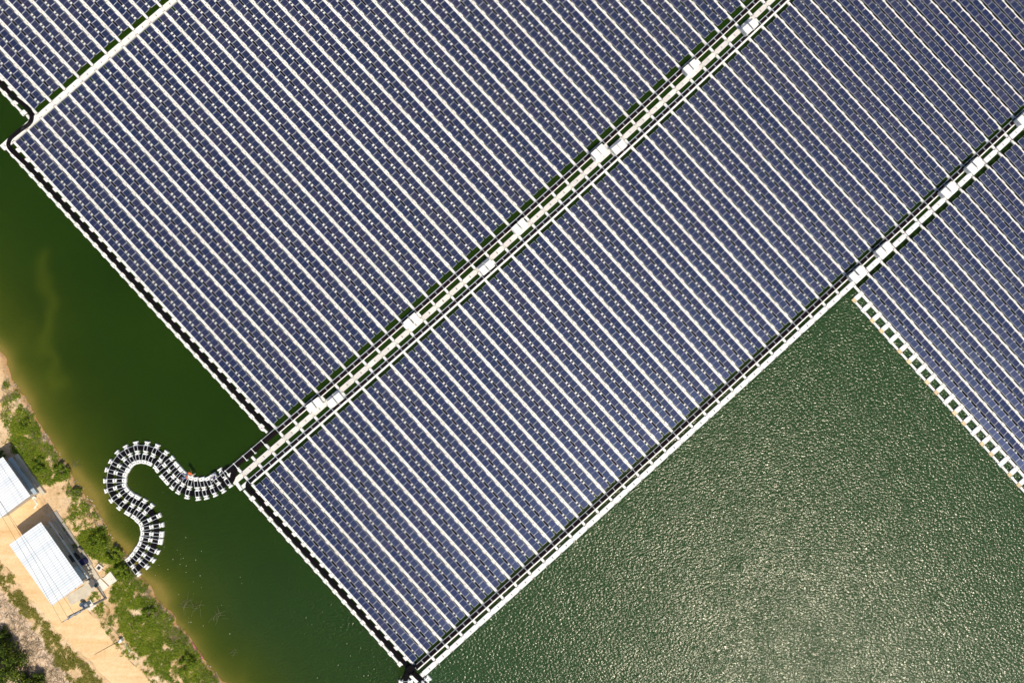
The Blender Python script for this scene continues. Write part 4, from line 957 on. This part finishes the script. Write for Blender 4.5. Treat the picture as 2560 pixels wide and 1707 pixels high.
# ------------------------------------------------------------------ poles and wires
pb = P(264, 1495, .95); zb = gz(pb); pt = P(170, 1541, 9.4)
root = thing('utility_pole', (pb[0], pb[1], zb), 'tall concrete utility pole with crossarms and a transformer beside the dirt road', 'utility pole')
def along(t): return np.array([pb[0]+(pt[0]-pb[0])*t, pb[1]+(pt[1]-pb[1])*t, zb+(9.4-zb)*t])
M['pole'] = plain('pole_concrete', (0.34, 0.31, 0.28), .85, .15, 2)
b = MB(); b.tube([tuple(along(t)) for t in (-.05, .3, .6, 1)], .20, 8, taper=.12); b.obj('pole', M['pole'], root)
wdir = P(145, 1495, 9.2)-P(101, 1427, 9.2); wdir /= np.linalg.norm(wdir); adir = np.array([-wdir[1], wdir[0]]); aa = math.atan2(adir[1], adir[0])
for t, l in ((.97, 2.3), (.84, 2.3), (.70, 1.6)):
    c = along(t); b = MB(); b.box(c[:2]+wdir*.16, aa, l, .12, c[2]-.08, c[2]+.06); ca_ = b.obj('crossarm', M['cabg'], root)
    for s in (-.46, 0, .46):
        b = MB(); q = c[:2]+wdir*.16+adir*s*l; b.tube([(q[0], q[1], c[2]+.06), (q[0], q[1], c[2]+.16), (q[0], q[1], c[2]+.30)], .06, 7, taper=.03); b.obj('insulator', M['dark'], ca_, loc=root.location)
c = along(.52); b = MB(); q = c[:2]+adir*.1-wdir*.45; b.box(q, aa, .9, .6, c[2]-.5, c[2]+.45, 0, .05); b.obj('transformer', M['cabg'], root)
c = along(.46); b = MB(); b.box(c[:2]-wdir*.3, aa, 1.3, .9, c[2]-.12, c[2]); b.obj('platform', M['concretew'], root)
carm = along(.97)
for k, (a, b_, e, lab) in enumerate((((3, 1293), (101, 1427), (166, 1524), 'power line nearest the dirt road, over the lower house roof'), ((17, 1287.5), (115, 1426), (176, 1510), 'middle power line of the three over the lower house roof'), ((20.5, 1287.5), (128, 1426), (184, 1502), 'power line nearest the lake, over the lower house roof'))):
    A_, B_ = P(*a, 9.3), P(*b_, 9.3); E_ = carm[:2]+wdir*.16+adir*(2.3*.46*(k-1))*(1 if adir[0] > 0 else -1); far = A_+(A_-B_)/np.linalg.norm(A_-B_)*22
    b = MB(); dw = E_-A_; far = A_-dw/np.linalg.norm(dw)*22; b.tube([(*(far+(E_-far)*t), 9.55-.5*math.sin(math.pi*t)) for t in np.linspace(0, 1, 14)], .016, 5); tag(b.obj('power_line', M['dark'], loc=(*B_, 9.3)), lab, 'power line', 'power lines over the house')
pb2 = P(305, 1598, .95); z2 = gz(pb2); pt2 = P(236, 1635, 7.0)
root = thing('lamp_pole', (pb2[0], pb2[1], z2), 'thin leaning pole with a white box at its foot beside the lower road', 'pole')
b = MB(); b.tube([(pb2[0], pb2[1], z2-.2), (pt2[0], pt2[1], 7.0)], .06, 7, taper=.035); b.obj('pole', M['dark'], root)
b = MB(); b.box(pb2, .5, .55, .45, z2-.1, z2+.7, 0, .04); b.obj('foot_box', M['cab'], root)
pad('concrete_slab', [(310, 1610), (315, 1608), (327, 1626), (321, 1630)], 'narrow white slab in the grass beside the thin leaning pole', 'concretew', .06)

# ------------------------------------------------------------------ people on the S pontoon
def skin_obj(name, verts, edges, radii, mat, parent, root_i=0, sub=2):
    me = D.meshes.new(name); me.from_pydata(verts, edges, []); me.materials.append(mat)
    bm = bmesh.new(); bm.from_mesh(me); ly = bm.verts.layers.skin.verify(); bm.verts.ensure_lookup_table()
    for i, v in enumerate(bm.verts): v[ly].radius = (radii[i], radii[i]); v[ly].use_root = (i == root_i)
    bm.to_mesh(me); bm.free()
    o = D.objects.new(name, me); COL.objects.link(o); o.parent = parent
    o.modifiers.new('skin', 'SKIN').use_smooth_shade = True; s = o.modifiers.new('sub', 'SUBSURF'); s.levels = sub; s.render_levels = sub
    return o
def person(px, py, z, head, bend, reach, shirt, trousers, hat, label, squat=0.0):
    p = P(px, py, z+.9); root = thing('person', (p[0], p[1], z), label, 'person'); root.rotation_euler = (0, 0, head)
    hip = .93-squat; sb, cb = math.sin(bend), math.cos(bend); bx = -squat*.35
    T = lambda x, y, s: (bx+s*sb+x*cb, y, hip+s*cb-x*sb)     # torso frame, s up the spine
    V = [T(0, 0, 0), T(.01, 0, .18), T(.02, 0, .36), T(0, 0, .50), T(.02, 0, .57), T(.05, 0, .66), T(.04, 0, .76)]; Rr = [.135, .125, .15, .10, .058, .092, .085]
    E = [(i, i+1) for i in range(6)]
    V.append(T(.14, 0, .66)); Rr.append(.022); E.append((5, 7))          # nose
    arms = {}; legs = {}
    for s in (-1, 1):
        i = len(V); sh = T(0, s*.19, .47); el = (sh[0]+.10+.12*reach, s*.27, sh[2]-.25+.10*reach); wr = (el[0]+.12+.16*reach, s*.20, el[2]-.20+.08*reach)
        V += [sh, el, wr]; Rr += [.068, .045, .032]; E += [(3, i), (i, i+1), (i+1, i+2)]; arms[s] = (sh, el, wr)
        pm = (wr[0]+.06, wr[1], wr[2]-.05); V.append(pm); Rr.append(.030); E.append((i+2, i+3)); r = i+3
        for k in range(4):
            j = len(V); f1 = (pm[0]+.04+.004*k, pm[1]+(k-1.5)*.022, pm[2]-.03); f2 = (f1[0]+.022, f1[1], f1[2]-.035+.004*abs(k-1)); V += [f1, f2]; Rr += [.010, .008]; E += [(r, j), (j, j+1)]
        j = len(V); V += [(pm[0]+.01, pm[1]-s*.045, pm[2]-.02), (pm[0]+.03, pm[1]-s*.055, pm[2]-.05)]; Rr += [.011, .009]; E += [(r, j), (j, j+1)]
        j = len(V); hp = T(0, s*.10, -.05); kn = (.04+squat*.55+bx*.3, s*.13, .50-squat*.15); an = (-.03, s*.13, .09); to = (.13, s*.15, .04)
        V += [hp, kn, an, to]; Rr += [.095, .062, .042, .035]; E += [(0, j), (j, j+1), (j+1, j+2), (j+2, j+3)]; legs[s] = (hp, kn, an)
    skin_obj('body', V, E, Rr, M['skin'], root, 0, 1)
    sv = [T(0, 0, 0), T(.01, 0, .18), T(.02, 0, .36), T(0, 0, .50)]; sr = [.152, .143, .168, .105]; se = [(0, 1), (1, 2), (2, 3)]
    for s in (-1, 1):
        i = len(sv); sh, el, wr = arms[s]; m_ = tuple(sh[k]*.35+el[k]*.65 for k in range(3)); sv += [sh, m_]; sr += [.082, .066]; se += [(3, i), (i, i+1)]
    skin_obj('shirt', sv, se, sr, M[shirt], root, 0, 1)
    tv = [T(0, 0, .03)]; tr = [.150]; te = []
    for s in (-1, 1):
        i = len(tv); hp, kn, an = legs[s]; tv += [hp, kn, (an[0], an[1], an[2]+.05)]; tr += [.11, .078, .058]; te += [(0, i), (i, i+1), (i+1, i+2)]
    skin_obj('trousers', tv, te, tr, M[trousers], root, 0, 1)
    c = T(.03, 0, .73); b = MB(); n = 14
    if hat in ('hair',): prof = [(.10, -.05), (.108, .0), (.10, .05), (.06, .09), (.001, .10)]; mt = 'hair'
    else: prof = [(.20, -.01), (.21, .005), (.12, .03), (.112, .07), (.07, .12), (.001, .13)]; mt = hat
    b.add([(c[0]+r_*math.cos(2*math.pi*k/n), c[1]+r_*math.sin(2*math.pi*k/n), c[2]+h_) for r_, h_ in prof for k in range(n)], [(j*n+k, j*n+(k+1) % n, (j+1)*n+(k+1) % n, (j+1)*n+k) for j in range(len(prof)-1) for k in range(n)])
    o = b.obj('hair' if hat == 'hair' else 'hat', M[mt], smooth=True); o.parent = root
    return root
person(481, 1187, .43, 2.2, .75, .8, 'orange', 'whitecl', 'orange', 'person in an orange top leaning over the channel edge of the pontoon')
person(463, 1194, .35, 3.4, .85, .9, 'bluecl', 'orange', 'hair', 'person in a bright blue top and orange trousers bending over the cables', .25)
person(536, 1190, .45, -2.2, .8, .7, 'navycl', 'whitecl', 'whitecl', 'person in a navy top and white hat stooping near the array end', .2)


# ------------------------------------------------------------------ light and camera
SUN_AZ = (0.62, -0.785); SUN_EL = R(56)
sd_ = Vector((SUN_AZ[0]*math.cos(SUN_EL), SUN_AZ[1]*math.cos(SUN_EL), math.sin(SUN_EL))).normalized()
sun = D.lights.new('sun', 'SUN'); sun.energy = 4.0; sun.angle = R(0.53); sun.color = (1.0, 0.915, 0.76)
so = D.objects.new('sun', sun); COL.objects.link(so); so.rotation_euler = sd_.to_track_quat('Z', 'Y').to_euler()
w = D.worlds.new('World'); SC.world = w; w.use_nodes = True; nt = w.node_tree
sky = nt.nodes.new('ShaderNodeTexSky'); sky.sky_type = 'NISHITA'; sky.sun_disc = False; sky.sun_elevation = SUN_EL
sky.sun_rotation = math.atan2(SUN_AZ[0], SUN_AZ[1]); sky.air_density = 1.0; sky.dust_density = 1.5
bg = nt.nodes['Background']; bg.inputs['Strength'].default_value = 0.09
nt.links.new(sky.outputs[0], bg.inputs['Color'])
cam = D.cameras.new('camera'); cam.sensor_width = 36; cam.lens = 24; cam.clip_start = 1; cam.clip_end = 5000
co = D.objects.new('camera', cam); COL.objects.link(co); co.location = (0, 0, H); co.rotation_euler = (TH, 0, 0)
SC.camera = co
SC.view_settings.view_transform = 'Standard'; SC.view_settings.look = 'None'; SC.view_settings.exposure = 0.0; SC.view_settings.gamma = 1.0
